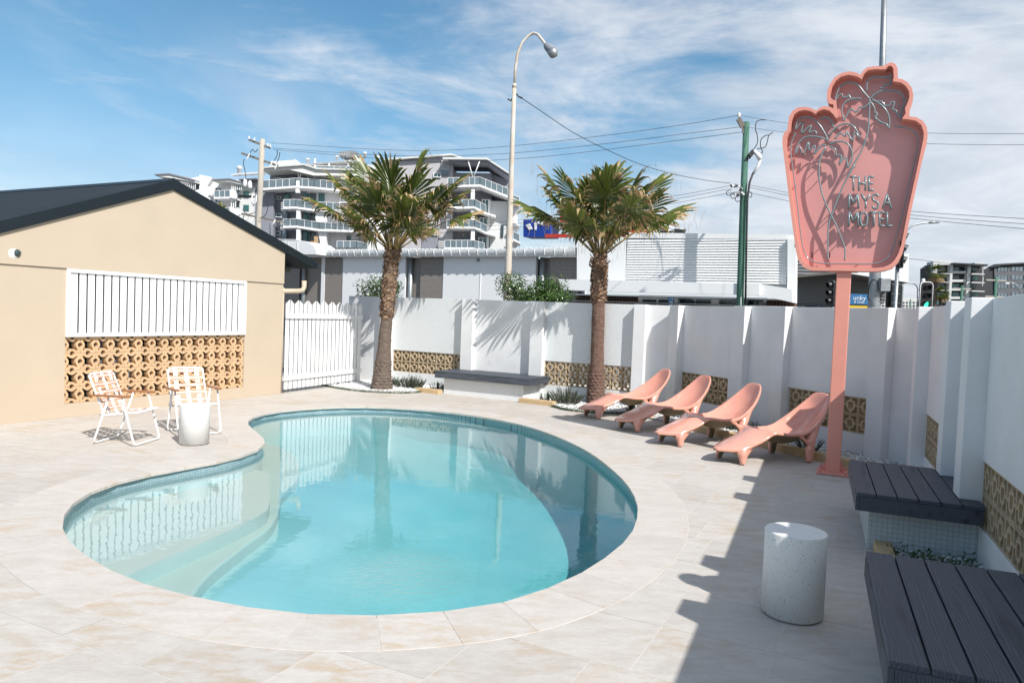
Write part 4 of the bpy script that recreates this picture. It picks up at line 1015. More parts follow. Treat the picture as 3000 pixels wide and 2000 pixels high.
for poly, n in ((bed1, 2600), (bed2, 3400), (bed3, 500), (bed4, 900)):
    for x, y in scatter(poly, n):
        r_ = rnd.uniform(.012, .024); z = .028 + rnd.uniform(0, .012); a = rnd.uniform(0, 6.28); ca, sa = math.cos(a) * r_, math.sin(a) * r_; k = rnd.uniform(.6, .95)
        m.add([(x+ca, y+sa, z+r_*.2), (x-sa*k, y+ca*k, z+r_*.1), (x-ca, y-sa, z+r_*.15), (x+sa*k, y-ca*k, z+r_*.2), (x, y, z+r_*.75), (x, y, z-r_*.4)], [(0,1,4),(1,2,4),(2,3,4),(3,0,4),(1,0,5),(2,1,5),(3,2,5),(0,3,5)])
tag(m.build('white_pebbles', PEB, recalc=False), kind='stuff')
def blade(m, base, d, L_, w, droop=.3, segs=3, fold=0):
    base = Vector(base); d = Vector(d).normalized(); s = d.cross(Vector((0, 0, 1)))
    if s.length < .05: s = Vector((1, 0, 0))
    s.normalize(); p = base.copy(); vs = []; 
    for i in range(segs + 1):
        t = i / segs; ww = w * (1 - t) ** .7 * (.6 + .4 * min(1, t * 4)) / 2
        vs += [p - s * ww, p + s * ww]; d = (d + Vector((0, 0, -droop / segs))).normalized(); p = p + d * (L_ / segs)
    m.add(vs, [(2*i, 2*i+1, 2*i+3, 2*i+2) for i in range(segs)])
def tufts(name, path, width, n, L_, mt):
    m = MB()
    for _ in range(n):
        i = rnd.random() * (len(path) - 1.001); k = int(i); f = i - k; p = Vector(path[k]).lerp(Vector(path[k+1]), f)
        nrm = (Vector(path[k+1]) - Vector(path[k])).orthogonal().normalized() if False else Vector((-(path[k+1][1]-path[k][1]), path[k+1][0]-path[k][0])).normalized()
        if (math.sin(i * 9.1) + math.sin(i * 23.7)) < -.9: continue
        q = p + nrm * rnd.uniform(-width, width)
        blade(m, (q.x, q.y, .0), (rnd.uniform(-1, 1), rnd.uniform(-1, 1), rnd.uniform(.4, 1.1)), L_ * rnd.uniform(.5, 1.1), .009, .8, 2)
    return tag(m.build(name, mt, recalc=False), kind='stuff')
tufts('mondo_grass', [tuple(p) for p in catmull(bed1[:7], 4, False)], .05, 1900, .085, MONDO)
tufts('mondo_grass', [tuple(p) for p in catmull([tuple(p) for p in bed2[1:9]], 4, False)], .05, 2200, .09, MONDO)
def spiky(loc, r_, h_, n, lab, mt=SPIKY, gap=0):
    """low shrub made of upright stems that carry whorls of narrow leaves"""
    m = MB(); t = thing('coastal_shrub', lab, 'shrub', (loc[0], loc[1], .02), 0, 'low spiky shrubs in the planting beds'); st = MB()
    for _ in range(n):
        a = rnd.uniform(0, 6.28); q = rnd.random() ** .6; bx0 = Vector((math.cos(a) * r_ * q * .6, math.sin(a) * r_ * q * .6, 0)); lean = Vector((math.cos(a) * q * .75, math.sin(a) * q * .75, 1)).normalized()
        hh = h_ * rnd.uniform(.55, 1.05) * (1 - .35 * q); tip = bx0 + lean * hh
        st.tube([tuple(bx0), tuple(tip)], .004, 4, cap=False)
        for k in range(20):
            f = .15 + .88 * k / 20; c = bx0.lerp(tip, f); b = k * 2.4 + rnd.random()
            blade(m, c, (math.cos(b), math.sin(b), .9 + f * .5), rnd.uniform(.035, .06), .014, .2, 2)
    m.build('leaves', mt, t, recalc=False); st.build('stems', TRUNK, t)
    return t
SPL = [(Cpt(.95, -.62), .42, .30, 85, 'low spiky shrub at the foot of the wall right of the first palm'),
       (Cpt(.45, -.5), .22, .20, 22, 'small spiky shrub close behind the first palm trunk'),
       (Cpt(1.5, -.42), .25, .18, 18, 'small spiky shrub behind the edging block left of the far bench'),
       (Cpt(4.52, -.60), .38, .36, 95, 'dense spiky shrub left of the second palm trunk'),
       (Cpt(4.05, -.45), .22, .20, 18, 'small spiky shrub against the mosaic wall right of the far bench'),
       (Dpt(.15, -.95), .36, .20, 50, 'low spiky shrub under the farthest pink lounger'),
       (Dpt(1.75, -.35), .2, .18, 16, 'small shaded shrub behind the second and third loungers'),
       (Dpt(2.35, -.42), .34, .24, 50, 'dark shaded shrub behind the back of the third lounger'),
       (Dpt(3.55, -.62), .17, .28, 26, 'dark rounded shrub just left of the sign post')]
for a in SPL: spiky(*a)
# dark succulents between the two benches
def rosette(loc, r_, n, lab):
    m = MB()
    for k in range(n):
        a = k * 2.4; e = .25 + 1.1 * (1 - k / n); blade(m, (0, 0, .05 + .1 * k / n), (math.cos(a), math.sin(a), 1.6 - e), r_ * (.6 + .4 * e / 1.3), .035, .25, 3)
    t = thing('rosette_plant', lab, 'plant', (loc[0], loc[1], .02)); m.build('leaves', SPIKY, t, recalc=False); s_ = MB(); s_.tube([(0, 0, 0), (0, 0, .1)], .02, 6); s_.build('stem', TRUNK, t); return t
rosette(Bpt(4.35, -.22), .22, 30, 'dark rosette plant in the gap between the two dark benches')
rosette(Bpt(4.55, -.08), .10, 16, 'small dark rosette plant beside the wall behind the nearest bench')
m = MB()
for _ in range(1500):
    q = Bpt(rnd.uniform(3.15, 4.5), rnd.uniform(-.6, -.05)); h_ = .06 + .09 * abs(math.sin(q.x * 9) * math.cos(q.y * 7))
    blade(m, (q.x, q.y, .02 + rnd.uniform(0, h_)), (rnd.uniform(-1, 1), rnd.uniform(-1, 1), rnd.uniform(-.2, .8)), rnd.uniform(.025, .05), .022, .3, 2)
tag(m.build('creeping_ground_cover', MONDO, recalc=False), kind='stuff')

# ------------------------------------------------------------ palms
def frond(hub_dir, az, el, Lp, R_, seed, dry, parent, origin, twist=0.0):
    r = random.Random(seed); g = MB()
    d = Vector((math.cos(el) * math.cos(az), math.cos(el) * math.sin(az), math.sin(el)))
    p = Vector(origin); pts = [p.copy()]; n = 7
    for i in range(n):
        d = (d + Vector((0, 0, -.02 - .05 * (1 - abs(d.z))))).normalized(); p = p + d * (Lp / n); pts.append(p.copy())
    g.m = 2; g.tube(pts, [.017 - .0012 * i for i in range(n + 1)], 5, cap=False)
    hub = pts[-1]; side = d.cross(Vector((0, 0, 1)))
    if side.length < .1: side = Vector((-math.sin(az), math.cos(az), 0))
    side.normalize(); nrm = side.cross(d).normalized()
    rot = Matrix.Rotation(twist, 3, d); side = rot @ side; nrm = rot @ nrm
    ns_ = 26; span = R(r.uniform(112, 140)); dth = 2 * span / ns_
    costa = .20 * R_
    for k in range(ns_):
        th = -span + dth * (k + .5); c = math.cos(th)
        L_ = R_ * (.70 + .30 * max(c, -.2)) * r.uniform(.9, 1.08)
        base = hub + d * (costa * max(0, c) ** 2)
        dirk = (d * math.cos(th) + side * math.sin(th) + nrm * (-.14 - .12 * abs(math.sin(th)))).normalized()
        ed = (side * math.cos(th) - d * math.sin(th)).normalized()
        split = r.uniform(.58, .72); steps = 8; q = base.copy(); dd = dirk.copy(); prev = None
        bend = r.uniform(.08, .30) if r.random() < .62 else r.uniform(.5, 1.2)
        dryk = r.random() < dry
        kink = r.uniform(.72, .95)
        for i in range(steps + 1):
            t = i / steps; rad = L_ * t
            half = math.tan(dth / 2) * (rad + costa * .2) * .98
            if t > split: half = math.tan(dth / 2) * (L_ * split + costa * .2) * (1 - (t - split) / (1 - split)) ** .75 * .92
            fold = nrm * (half * (.75 if t > .12 else .3))
            row = (q - ed * half - fold * .5, q + fold * .5, q + ed * half - fold * .5)
            o_ = len(g.v); g.v += [tuple(v) for v in row]
            if prev is not None:
                g.m = 1 if (t > (.93 if not dryk else .72)) else 0
                if dryk and t > .6 and r.random() < .4: g.m = 1
                g.face([prev, prev + 1, o_ + 1, o_]); g.face([prev + 1, prev + 2, o_ + 2, o_ + 1])
            prev = o_
            if t > split * .9:
                dd = (dd + Vector((0, 0, -bend * (1.9 if t > kink else .62)))).normalized()
                ed2 = dd.cross(nrm); 
            q = q + dd * (L_ / steps)
        if r.random() < .55:                                # loose fibre from the tip
            g.m = 1; fdir = Vector((r.uniform(-.3, .3), r.uniform(-.3, .3), -1)); q0 = q.copy()
            L2 = r.uniform(.08, .30); wv = Vector((r.uniform(-1, 1), r.uniform(-1, 1), 0)).normalized() * .0022
            a = q0; b = q0 + fdir.normalized() * L2 * .5 + Vector((r.uniform(-.02, .02), 0, 0)); c2 = q0 + fdir.normalized() * L2
            g.add([a - wv, a + wv, b + wv, b - wv, c2 + wv * .4, c2 - wv * .4], [(0, 1, 2, 3), (3, 2, 4, 5)])
    return g.build('frond', [FROND, FTIP, FSTEM], parent, recalc=False)
def palm(base, top, lab, prof, trunk_m, fr, seed, red):
    r = random.Random(seed); t = thing('fan_palm', lab, 'palm tree', (base[0], base[1], 0), 0, 'fan palms by the wall')
    B_ = Vector((0, 0, -.02)); Tp = Vector((top[0] - base[0], top[1] - base[1], top[2]))
    def cen(f): return Vector((Tp.x * f ** 1.4, Tp.y * f ** 1.4, Tp.z * f))
    def rad(f):
        for (f0, r0), (f1, r1) in zip(prof, prof[1:]):
            if f <= f1: return r0 + (r1 - r0) * (f - f0) / (f1 - f0)
        return prof[-1][1]
    m = MB(); m.smooth = True; nz_, na = 250, 60
    for i in range(nz_ + 1):
        f = i / nz_; c = cen(f); R0 = rad(f); z = f * Tp.z
        for k in range(na):
            a = 2 * math.pi * k / na
            ring = (abs(((z / .034 + .35 * math.sin(a * 2 + z * 5) + .5 * noise.noise(Vector((math.cos(a) * 2, math.sin(a) * 2, z * 3)))) % 1) - .2))
            v = .011 * max(0, 1 - ring * 3.2) if f < .62 else 0
            kn = 0
            if f < .22:                                   # old leaf scars low down
                row = int(z / .062); aa = (a / (2 * math.pi) * 11 + .5 * (row % 2)) % 1; zz = (z / .062) % 1
                kn = .024 * max(0, 1 - ((aa - .5) ** 2 + (zz - .5) ** 2) * 7)
            nn = noise.noise(Vector((math.cos(a) * 6, math.sin(a) * 6, z * 16))) * .005 + noise.noise(Vector((math.cos(a) * 2, math.sin(a) * 2, z * 4))) * .009
            rr = R0 + v + kn + nn; m.v.append((c.x + rr * math.cos(a), c.y + rr * math.sin(a), z))
    for i in range(nz_):
        for k in range(na): k2 = (k + 1) % na; m.face([i*na + k, i*na + k2, (i+1)*na + k2, (i+1)*na + k])
    m.build('trunk', trunk_m, t, recalc=False)
    # leaf bases: curled wedges in a spiral
    b = MB(); zz = red * Tp.z; k = 0
    while zz < Tp.z - .02:
        f = zz / Tp.z; a = k * 2.399; k += 1; zz += .0048; c = cen(f); rr = rad(f) - .015; o = Vector((math.cos(a), math.sin(a), 0)); tn = Vector((-o.y, o.x, 0))
        w = r.uniform(.030, .070); h_ = r.uniform(.06, .13); out = r.uniform(.015, .06) * (1.4 if f > .9 else 1)
        p0 = c + o * rr; p1 = p0 + o * out + Vector((0, 0, h_ * .55)); p2 = p0 + o * (out * r.uniform(.5, 1.5)) + Vector((0, 0, h_)) + tn * r.uniform(-.02, .02)
        b.add([p0 - tn * w, p0 + tn * w, p1 + tn * w * .8, p1 - tn * w * .8, p2 + tn * w * .25, p2 - tn * w * .25, p1 - o * .012], [(0, 1, 2, 3), (3, 2, 4, 5), (0, 3, 6), (1, 6, 2)])
    tag(b.build('leaf_bases', BOOT, t, recalc=False), kind='stuff')
    # loose fibres on the trunk
    fb = MB()
    for _ in range(500):
        f = r.uniform(.3, 1) if r.random() < .7 else r.uniform(.05, .6); c = cen(f); a = r.uniform(0, 6.28); o = Vector((math.cos(a), math.sin(a), 0)); tn = Vector((-o.y, o.x, 0)); p = c + o * (rad(f) + .012)
        e = p + tn * r.uniform(-.09, .09) + o * r.uniform(0, .03) + Vector((0, 0, r.uniform(-.02, .02))); u = Vector((0, 0, .0022))
        fb.add([p - u, p + u, e + u * .4, e - u * .4], [(0, 1, 2, 3)])
    tag(fb.build('trunk_fibres', FIBRE, t, recalc=False), kind='stuff')
    for i, (az, el, Lp, R_, dry) in enumerate(fr):
        frond(None, R(az), R(el), Lp, R_, seed * 100 + i, dry, t, (Tp.x + .05 * math.cos(R(az)), Tp.y + .05 * math.sin(R(az)), Tp.z - .03 + .0 * i), r.uniform(-.35, .35))
    # spear leaves and the bushy heart of the crown
    return t
def crown(seed, n, top, extra):
    r = random.Random(seed); L_ = list(extra)
    for i in range(n):
        f = (i + .5) / n; el = 86 - 44 * f ** .8 + r.uniform(-6, 6); az = i * 137.5 + r.uniform(-12, 12)
        L_.append((az, el, (r.uniform(.90, 1.25) if r.random() < .62 else r.uniform(.5, .8)) * top, r.uniform(.62, .78) * top, .2 + .45 * f))
    return L_
# az: 0 = right, 90 = away, 180 = left, 270 = towards the viewer
palm((-2.636, 14.83), (-2.50, 14.86, 2.86), 'left fan palm between the picket fence and the far bench, rough boots on its trunk', [(0, .225), (.06, .195), (.16, .160), (.30, .132), (.5, .115), (.56, .125), (.62, .130), (.9, .130), (.97, .15), (1, .12)], TRUNK,
     crown(11, 25, 1.0, [(10, 80, 1.50, .70, .1), (168, 56, 1.42, .72, .2), (186, 42, 1.35, .70, .4), (350, 56, 1.40, .74, .3), (2, 40, 1.35, .64, .6), (160, 72, 1.5, .68, .3)]), 3, .5)
palm((1.639, 13.79), (1.60, 13.82, 2.84), 'right fan palm behind the farthest pink lounger, reddish ringed trunk', [(0, .175), (.08, .155), (.2, .132), (.4, .118), (.66, .115), (.70, .135), (.8, .140), (.95, .130), (1, .10)], TRUNKR,
     crown(23, 25, .97, [(20, 60, 1.45, .70, .3), (8, 44, 1.35, .72, .45), (172, 44, 1.25, .70, .4), (165, 62, 1.35, .70, .3), (270, 76, 1.0, .66, .2), (60, 76, 1.4, .66, .3)]), 5, .68)
# ------------------------------------------------------------ beyond the wall
def onpl(x, y, O, d):
    """(s, z) where the sight line meets the vertical plane through O along d"""
    r = ray(x, y); n = Vector((-d[1], d[0])); t = (O[0] * n.x + O[1] * n.y) / (r.x * n.x + r.y * n.y)
    return ((r.x * t - O[0]) * d[0] + (r.y * t - O[1]) * d[1], H + r.z * t)
class Facade:
    """a vertical building front; its features are measured in metres along it and up it"""
    def __init__(s, thing_, O, d): s.t = thing_; s.O = O; s.d = d
    def q(s, x, y): return onpl(x, y, s.O, s.d)
    def rect(s, name, m, x0, y0, x1, y1, f0, f1, bevel=0, parent=None):
        a = s.q(x0, (y0 + y1) / 2)[0]; b = s.q(x1, (y0 + y1) / 2)[0]; z1 = s.q((x0 + x1) / 2, y0)[1]; z0 = s.q((x0 + x1) / 2, y1)[1]
        o = bx(name, m, parent or s.t, a, b, f0, f1, z0, z1, bevel); return o
    def poly(s, name, m, pts, f0, f1, parent=None):
        b = MB(); b.prism([s.q(*p) for p in pts], f0, f1, 'y'); return b.build(name, m, parent or s.t)
def facade(name, label, cat, px, D, d, group=None):
    r = ray(px, 900); t = D / r.y; O = (r.x * t, D); L_ = math.hypot(*d); d = (d[0] / L_, d[1] / L_)
    return Facade(thing(name, label, cat, (O[0], O[1], 0), math.atan2(d[1], d[0]), group), O, d)
DP = (.884, -.468)
# ---- long low building with the galvanised gutter
SCREEN = mosaic('bronze_mesh', (.15, .13, .115), (.10, .088, .08), (.33, .29, .26), .055, .5, .16, .1)
LOWW = mat('low_building_wall', (.80, .80, .80), .85, var=.03, vscale=.6)
lb = facade('low_building', 'long low white building with a fat galvanised gutter and bronze mesh screens', 'building', 1690, 30, DP)
s0 = lb.q(770, 740)[0]; zt = lb.q(1400, 756)[1]
for a, b in ((1003, 1186), (1297, 1567)): lb.rect('wall_panel', LOWW, a, 752, b, 935, .0, .25)
lb.rect('wall_panel', LOWW, 940, 752, 950, 935, .0, .25)
bx('rear_wall', AGREY, lb.t, s0, 0, .55, .8, 0, zt)
for a, b in ((1608, 1690), (1230, 1297), (950, 1003), (834, 875)): lb.rect('mesh_screen', SCREEN, a, 753, b, 930, .03, .10)
for a, b in ((1568, 1608), (1186, 1230), (875, 940)):
    lb.rect('mesh_screen', SCREEN, a + 4, 753, b - 4, 930, .22, .26)
for x in (1588, 1201, 888):
    s_, z_ = lb.q(x, 757); m = MB(); m.tube([(s_, .1, z_ + .05), (s_, .1, 0)], .115, 12); m.build('downpipe', GALV, lb.t)
for x in (1410, 1100): 
    s_, z_ = lb.q(x, 757); bx('joint_cover', WPAINT, lb.t, s_ - .02, s_ + .02, -.02, 0, 0, z_)
bx('wall_vent', AGREY, lb.t, lb.q(1398, 760)[0], lb.q(1405, 760)[0], -.04, 0, lb.q(1400, 766)[1], lb.q(1400, 757)[1])
zg = lb.q(1400, 733)[1]; rg = .21
m = MB(); m.smooth = True; n = 12
for i in range(n): 
    a0, a1 = math.pi + math.pi * i / n, math.pi + math.pi * (i + 1) / n
    m.add([(s0, -.25 + rg*math.cos(a0), zg + rg*1.5*math.sin(a0)), (s0, -.25 + rg*math.cos(a1), zg + rg*1.5*math.sin(a1)), (0, -.25 + rg*math.cos(a1), zg + rg*1.5*math.sin(a1)), (0, -.25 + rg*math.cos(a0), zg + rg*1.5*math.sin(a0))], [(0, 1, 2, 3)])
m.smooth = False; m.add([(s0, -.42, zg), (0, -.42, zg), (0, -.08, zg), (s0, -.08, zg)], [(0, 1, 2, 3)]); m.build('gutter', mat('galvanised_gutter', (.82, .84, .84), .5, var=.12, vscale=2), lb.t)
k = 0; x = 0
while x > s0:
    m = MB(); m.tube([(x, -.25 + (rg+.012)*math.cos(math.pi + math.pi*i/8), zg + (rg+.012)*1.5*math.sin(math.pi + math.pi*i/8)) for i in range(9)], .014, 5); m.build('gutter_strap', WPAINT, lb.t); x -= .46
m = MB(); m.box(s0, 0, -.36, 3.5, zg + .0, zg + .03)
x = 0
while x > s0: m.box(x - .03, x, -.38, 3.5, zg + .032, zg + .06); x -= .23
m.build('roof_sheet', ALIGHT, lb.t)
bx('soffit', DARK, lb.t, s0, 0, -.08, .5, zg - .14, zg - .1)
wt = facade('white_tank_wall', 'white rounded parapet showing above the gutter beside the timber pole', 'parapet', 850, 36, DP)
wt.poly('parapet_panel', AWHITE, [(770, 706), (860, 705), (885, 706), (905, 711), (918, 720), (926, 734), (926, 745), (770, 745)], 0, 1.5)
for x in (811, 843, 871): wt.rect('joint_strip', ALIGHT, x, 708, x + 1.2, 740, -.03, -.001)

# ---- white shop with louvred front
BRK = mosaic('brown_brick', (.20, .10, .07), (.15, .075, .055), (.26, .21, .18), .12, .9, .12)
sh_ = facade('shop', 'white flat roofed shop with a louvred upper front and blue signs', 'shop', 1690, 29.5, DP)
SHW = mat('shop_white', (.84, .84, .83), .8, var=.03, vscale=.5)
sh_.poly('front_wall', SHW, [(1690, 694), (1834, 694), (1834, 824), (1690, 822)], 0, .3)
sh_.poly('parapet', SHW, [(1834, 681), (2330, 688), (2330, 702), (1834, 697)], -.02, .3)
sh_.poly('louvre_backing', ALIGHT, [(1834, 697.5), (2308, 702.5), (2308, 850), (1834, 826)], .12, .3)
zl1, zl0 = sh_.q(1834, 702)[1], sh_.q(1834, 826)[1]; xa, xb = sh_.q(1836, 760)[0], sh_.q(2307, 760)[0]; nl = 17; dz = (zl1 - zl0) / nl
me_l = MB(); me_l.add([(xa, -.02, 0), (xb, -.02, 0), (xb, .03, dz*.96), (xa, .03, dz*.96), (xa, .0, -.012), (xb, .0, -.012), (xb, .045, dz*.94), (xa, .045, dz*.94)], [(0, 1, 2, 3), (7, 6, 5, 4), (0, 4, 5, 1), (1, 5, 6, 2), (2, 6, 7, 3), (3, 7, 4, 0)]); me_l = me_l.mesh('louvre', SHW)
for i in range(nl): obj('louvre', me_l, sh_.t, (0, 0, zl0 + dz * i + .015))
sh_.poly('corner_frame', SHW, [(2309, 700), (2334, 703), (2332, 888), (2308, 884)], -.16, .3)
sh_.poly('canopy_fascia', SHW, [(1668, 822), (2240, 836), (2240, 868), (1668, 853)], -1.05, -.85)
sh_.poly('canopy_fascia', SHW, [(2240, 836), (2306, 846), (2330, 850), (2331, 888), (2240, 868)], -.95, -.165)
z_ = sh_.q(1700, 824)[1]
a_, b_ = sh_.q(1668, 840)[0], sh_.q(2330, 850)[0]
bx('canopy_top', SHW, sh_.t, a_, b_, -.85, 0, 2.48, 2.52); bx('canopy_soffit', mat('soffit_grey', (.34, .33, .31), .9), sh_.t, a_, b_, -.85, 0, 2.24, 2.27)
sh_.rect('brick_wall', BRK, 1685, 864, 1868, 940, .0, .3)
sh_.rect('door_frame', GALV, 1868, 868, 2245, 940, .1, .2)
for a, b in ((1880, 1920), (1928, 1972), (1990, 2032), (2037, 2081), (2108, 2135), (2139, 2170), (2180, 2235)): sh_.rect('window_pane', GLASS, a, 877, b, 936, .06, .099)
sh_.rect('brick_wall', BRK, 2245, 880, 2330, 940, .0, .3)
BLUE = mat('blue_sign_paint', (.030, .16, .34), .5); YEL = mat('yellow_sign_paint', (.75, .48, .02), .5)
bs = sh_.rect('hanging_sign', BLUE, 1974, 870, 1989, 915, -.8, -.72)
t_ = text_mesh('TACKLE', .20, .004, WPAINT); o = obj('lettering', t_, sh_.t, (sh_.q(1978.5, 880)[0], -.805, sh_.q(1980, 873)[1]), (R(90), R(90), 0))
# side of the shop under its deep canopy
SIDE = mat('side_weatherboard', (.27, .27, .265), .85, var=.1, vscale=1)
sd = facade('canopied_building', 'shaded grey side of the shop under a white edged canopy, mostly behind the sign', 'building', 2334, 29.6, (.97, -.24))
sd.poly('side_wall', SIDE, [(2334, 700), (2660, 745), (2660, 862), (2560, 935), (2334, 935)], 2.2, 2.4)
m = MB(); zz = .2
while zz < 5.4: m.box(sd.q(2336, 800)[0], sd.q(2640, 800)[0] , 2.16, 2.20, zz, zz + .012); zz += .14
tag(m.build('board_joints', AGREY, sd.t), kind='stuff')
sd.poly('canopy_fascia', SHW, [(2470, 800), (2480, 745), (2657, 745), (2655, 829), (2640, 826)], -.3, 0)
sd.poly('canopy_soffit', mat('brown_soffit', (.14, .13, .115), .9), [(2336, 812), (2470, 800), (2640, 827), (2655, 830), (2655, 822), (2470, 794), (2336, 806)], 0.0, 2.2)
sd.rect('window_pane', GLASS, 2338, 893, 2490, 932, 2.0, 2.15)
for x in (2372, 2420, 2465): sd.rect('window_mullion', GALV, x, 893, x + 2, 932, 1.95, 2.0)
fs = facade('fascia_sign', 'blue sign with white lettering above a yellow strip, cut off by the pink post', 'sign', 2490, 27, (.97, -.24))
fs.rect('board', BLUE, 2462, 861, 2544, 891, 0, .06); fs.rect('strip', YEL, 2470, 895, 2541, 903, 0, .06)
t_ = text_mesh('unky Do', .23, .004, WPAINT); obj('lettering', t_, fs.t, (fs.q(2499, 877)[0], -.006, fs.q(2499, 878)[1]), (R(90), 0, 0))
t_ = text_mesh('& Chips', .11, .004, WPAINT); obj('lettering', t_, fs.t, (fs.q(2502, 887)[0], -.006, fs.q(2499, 887)[1]), (R(90), 0, 0))
rv = thing('roof_vent', 'grey mushroom roof vent on the white shop roof', 'vent', at(1950, 694, 31)); m = MB(); m.lathe([(.22, -.1), (.22, .2), (.2, .22)], 20); m.build('duct', GALV, rv); m = MB(); m.lathe([(.36, .2), (.37, .24), (.3, .32), (.18, .40), (0, .42)], 20); m.build('cowl', GALV, rv)
rv = thing('roof_vent', 'low flat roof cap just right of the mushroom vent', 'vent', at(1990, 682, 32)); m = MB(); m.lathe([(.26, -.15), (.26, .10), (.31, .10), (.31, .15), (0, .17)], 20); m.build('cap', GALV, rv)

# ---- fuel sign: blue and red canopy behind the right palm
RED = mat('red_panel', (.60, .045, .025), .5); BLU2 = mat('royal_blue_panel', (.008, .045, .30), .4)
fc = facade('station_canopy', 'blue and red canopy with a white mark behind the right palm crown', 'canopy', 1540, 44, DP)
fc.poly('blue_panel', BLU2, [(1533, 644), (1612, 640), (1612, 694), (1533, 694)], 0, 1.2)
fc.poly('red_panel', RED, [(1640.5, 622), (1700, 622), (1700, 652), (1640.5, 652)], 0, 1.2)
fc.poly('red_strip', RED, [(1600, 687), (1840, 683), (1840, 695), (1600, 697)], -.15, -.02)
fc.poly('red_panel', RED, [(1838, 636), (1898, 626), (1898, 695), (1838, 695)], -.3, 1.2)
fc.poly('white_panel', AWHITE, [(1898.5, 640), (1962, 662), (1962, 700), (1898.5, 700)], -.2, 1.2)
fc.poly('white_mark', AWHITE, [(1541, 660), (1553, 655), (1561, 671), (1551, 674)], -.06, -.01)
fc.poly('white_mark', AWHITE, [(1566, 652), (1574, 655), (1572, 674), (1567, 673)], -.06, -.01)
fc.poly('white_mark', AWHITE, [(1575, 650), (1594, 648), (1590, 660), (1577, 656)], -.06, -.01)
m = MB(); a = fc.q(1700, 700); m.box(a[0] - .2, a[0] + .2, .4, .8, -a[1] * 0, a[1]); m.build('column', AWHITE, fc.t)

# ---- apartment block
ap = facade('apartment_block', 'white and grey apartment block with glass balconies behind the palms', 'apartment building', 1150, 112, (1, 0))
A = ap
# rear masses
A.poly('wall', AWHITE, [(545, 520), (586, 512), (636, 526), (730, 521), (790, 530), (790, 800), (545, 800)], 1.0, 9)
A.poly('wall', ALIGHT, [(700, 545), (745, 545), (745, 800), (700, 800)], .2, 1.0); A.poly('wall', AGREY, [(745, 545), (800, 545), (800, 800), (745, 800)], .2, 1.0)
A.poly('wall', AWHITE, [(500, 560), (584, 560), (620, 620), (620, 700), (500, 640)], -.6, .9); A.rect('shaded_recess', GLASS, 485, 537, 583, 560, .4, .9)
for q_ in ((712, 560, 728, 580), (712, 600, 728, 618)): A.rect('window', TEAL, *q_, .1, .19)
A.poly('wall', ALILAC, [(445, 508), (513, 505), (548, 514), (548, 700), (445, 700)], 3, 9)
A.poly('wall', AWHITE, [(584, 512), (623, 520), (607, 545), (618, 600), (660, 760), (560, 760), (545, 560), (584, 555)], .0, .98)
A.poly('wall', AGREY, [(781, 500), (861, 498), (890, 508), (890, 800), (781, 800)], 1.6, 9); A.poly('wall', AWHITE, [(890, 508), (1000, 520), (1142, 520), (1142, 800), (890, 800)], 1.62, 9)
A.poly('wall', ALIGHT, [(788, 471), (861, 466), (861, 505), (788, 508)], .6, 6)
A.poly('wall', AWHITE, [(861, 466), (865, 467), (866, 500), (861, 500)], .4, 6)
A.poly('wall', ALIGHT, [(875, 478), (1008, 464), (1145, 472), (1145, 520), (875, 520)], 4, 9)
A.poly('wall', AWHITE, [(1104, 472), (1133, 474), (1133, 505), (1128, 520), (1100, 520), (1100, 510)], 1.4, 4)
A.poly('wall', ALILAC, [(1142, 473), (1325, 456), (1325, 800), (1142, 800)], .5, 9)
A.poly('wall', AGREY, [(1235, 655), (1284, 655), (1284, 800), (1235, 800)], .35, .5)
A.poly('wall', AGREY, [(1285, 497), (1440, 500), (1440, 800), (1285, 800)], 2.2, 9)
A.poly('wall', AGREY, [(1316, 500), (1440, 498), (1492, 520), (1492, 585), (1440, 590), (1316, 590)], 3.2, 8)
A.poly('wall', ALIGHT, [(1434, 586), (1490, 588), (1490, 800), (1434, 800)], .9, 8)
A.poly('wall', AWHITE, [(1500, 560), (1516, 590), (1516, 800), (1490, 800), (1490, 560)], 3, 8)
# roofs and canopies
A.poly('roof', ALIGHT, [(1124, 466), (1323, 451), (1362, 464), (1362, 468), (1323, 456), (1124, 471)], -.3, 8)
A.poly('roof', ALIGHT, [(1300, 467), (1428, 468), (1492, 510), (1492, 516), (1428, 474), (1300, 473)], -1.6, 7)
A.poly('soffit', AGREY, [(1316, 473.5), (1428, 474.5), (1490, 516), (1490, 522), (1428, 480), (1316, 478)], -1.2, 6.5)
A.poly('roof', ALIGHT, [(780, 499), (904, 489), (941, 501), (1058, 505), (1058, 509), (941, 506), (904, 494), (780, 503)], -2.6, 1)
A.poly('soffit', ASOFF, [(780, 503.5), (904, 494.5), (941, 506.5), (1058, 509.5), (1062, 523), (930, 522), (860, 505), (785, 510)], -2.2, 1.5)
A.poly('roof', AGREY, [(470, 517), (513, 514), (587, 533), (587, 536), (513, 518), (470, 520)], -2, 1)
A.poly('soffit', ASOFF, [(480, 520.5), (513, 518.5), (587, 536.5), (587, 540), (513, 527), (480, 523)], -1.8, 1)
A.poly('roof', AGREY, [(636, 532), (687, 529), (730, 541), (730, 543), (687, 532), (636, 535)], -2, 1)
A.poly('soffit', ASOFF, [(636, 535.5), (687, 532.5), (730, 543.5), (716, 546), (687, 538), (640, 538)], -1.8, 1)
A.poly('roof', AGREY, [(708, 529), (760, 526), (760, 529), (708, 532)], -1.5, 1)
A.poly('roof', AGREY, [(874, 476), (1008, 464), (1064, 474), (1064, 477), (1008, 468), (874, 480)], 2.4, 4)
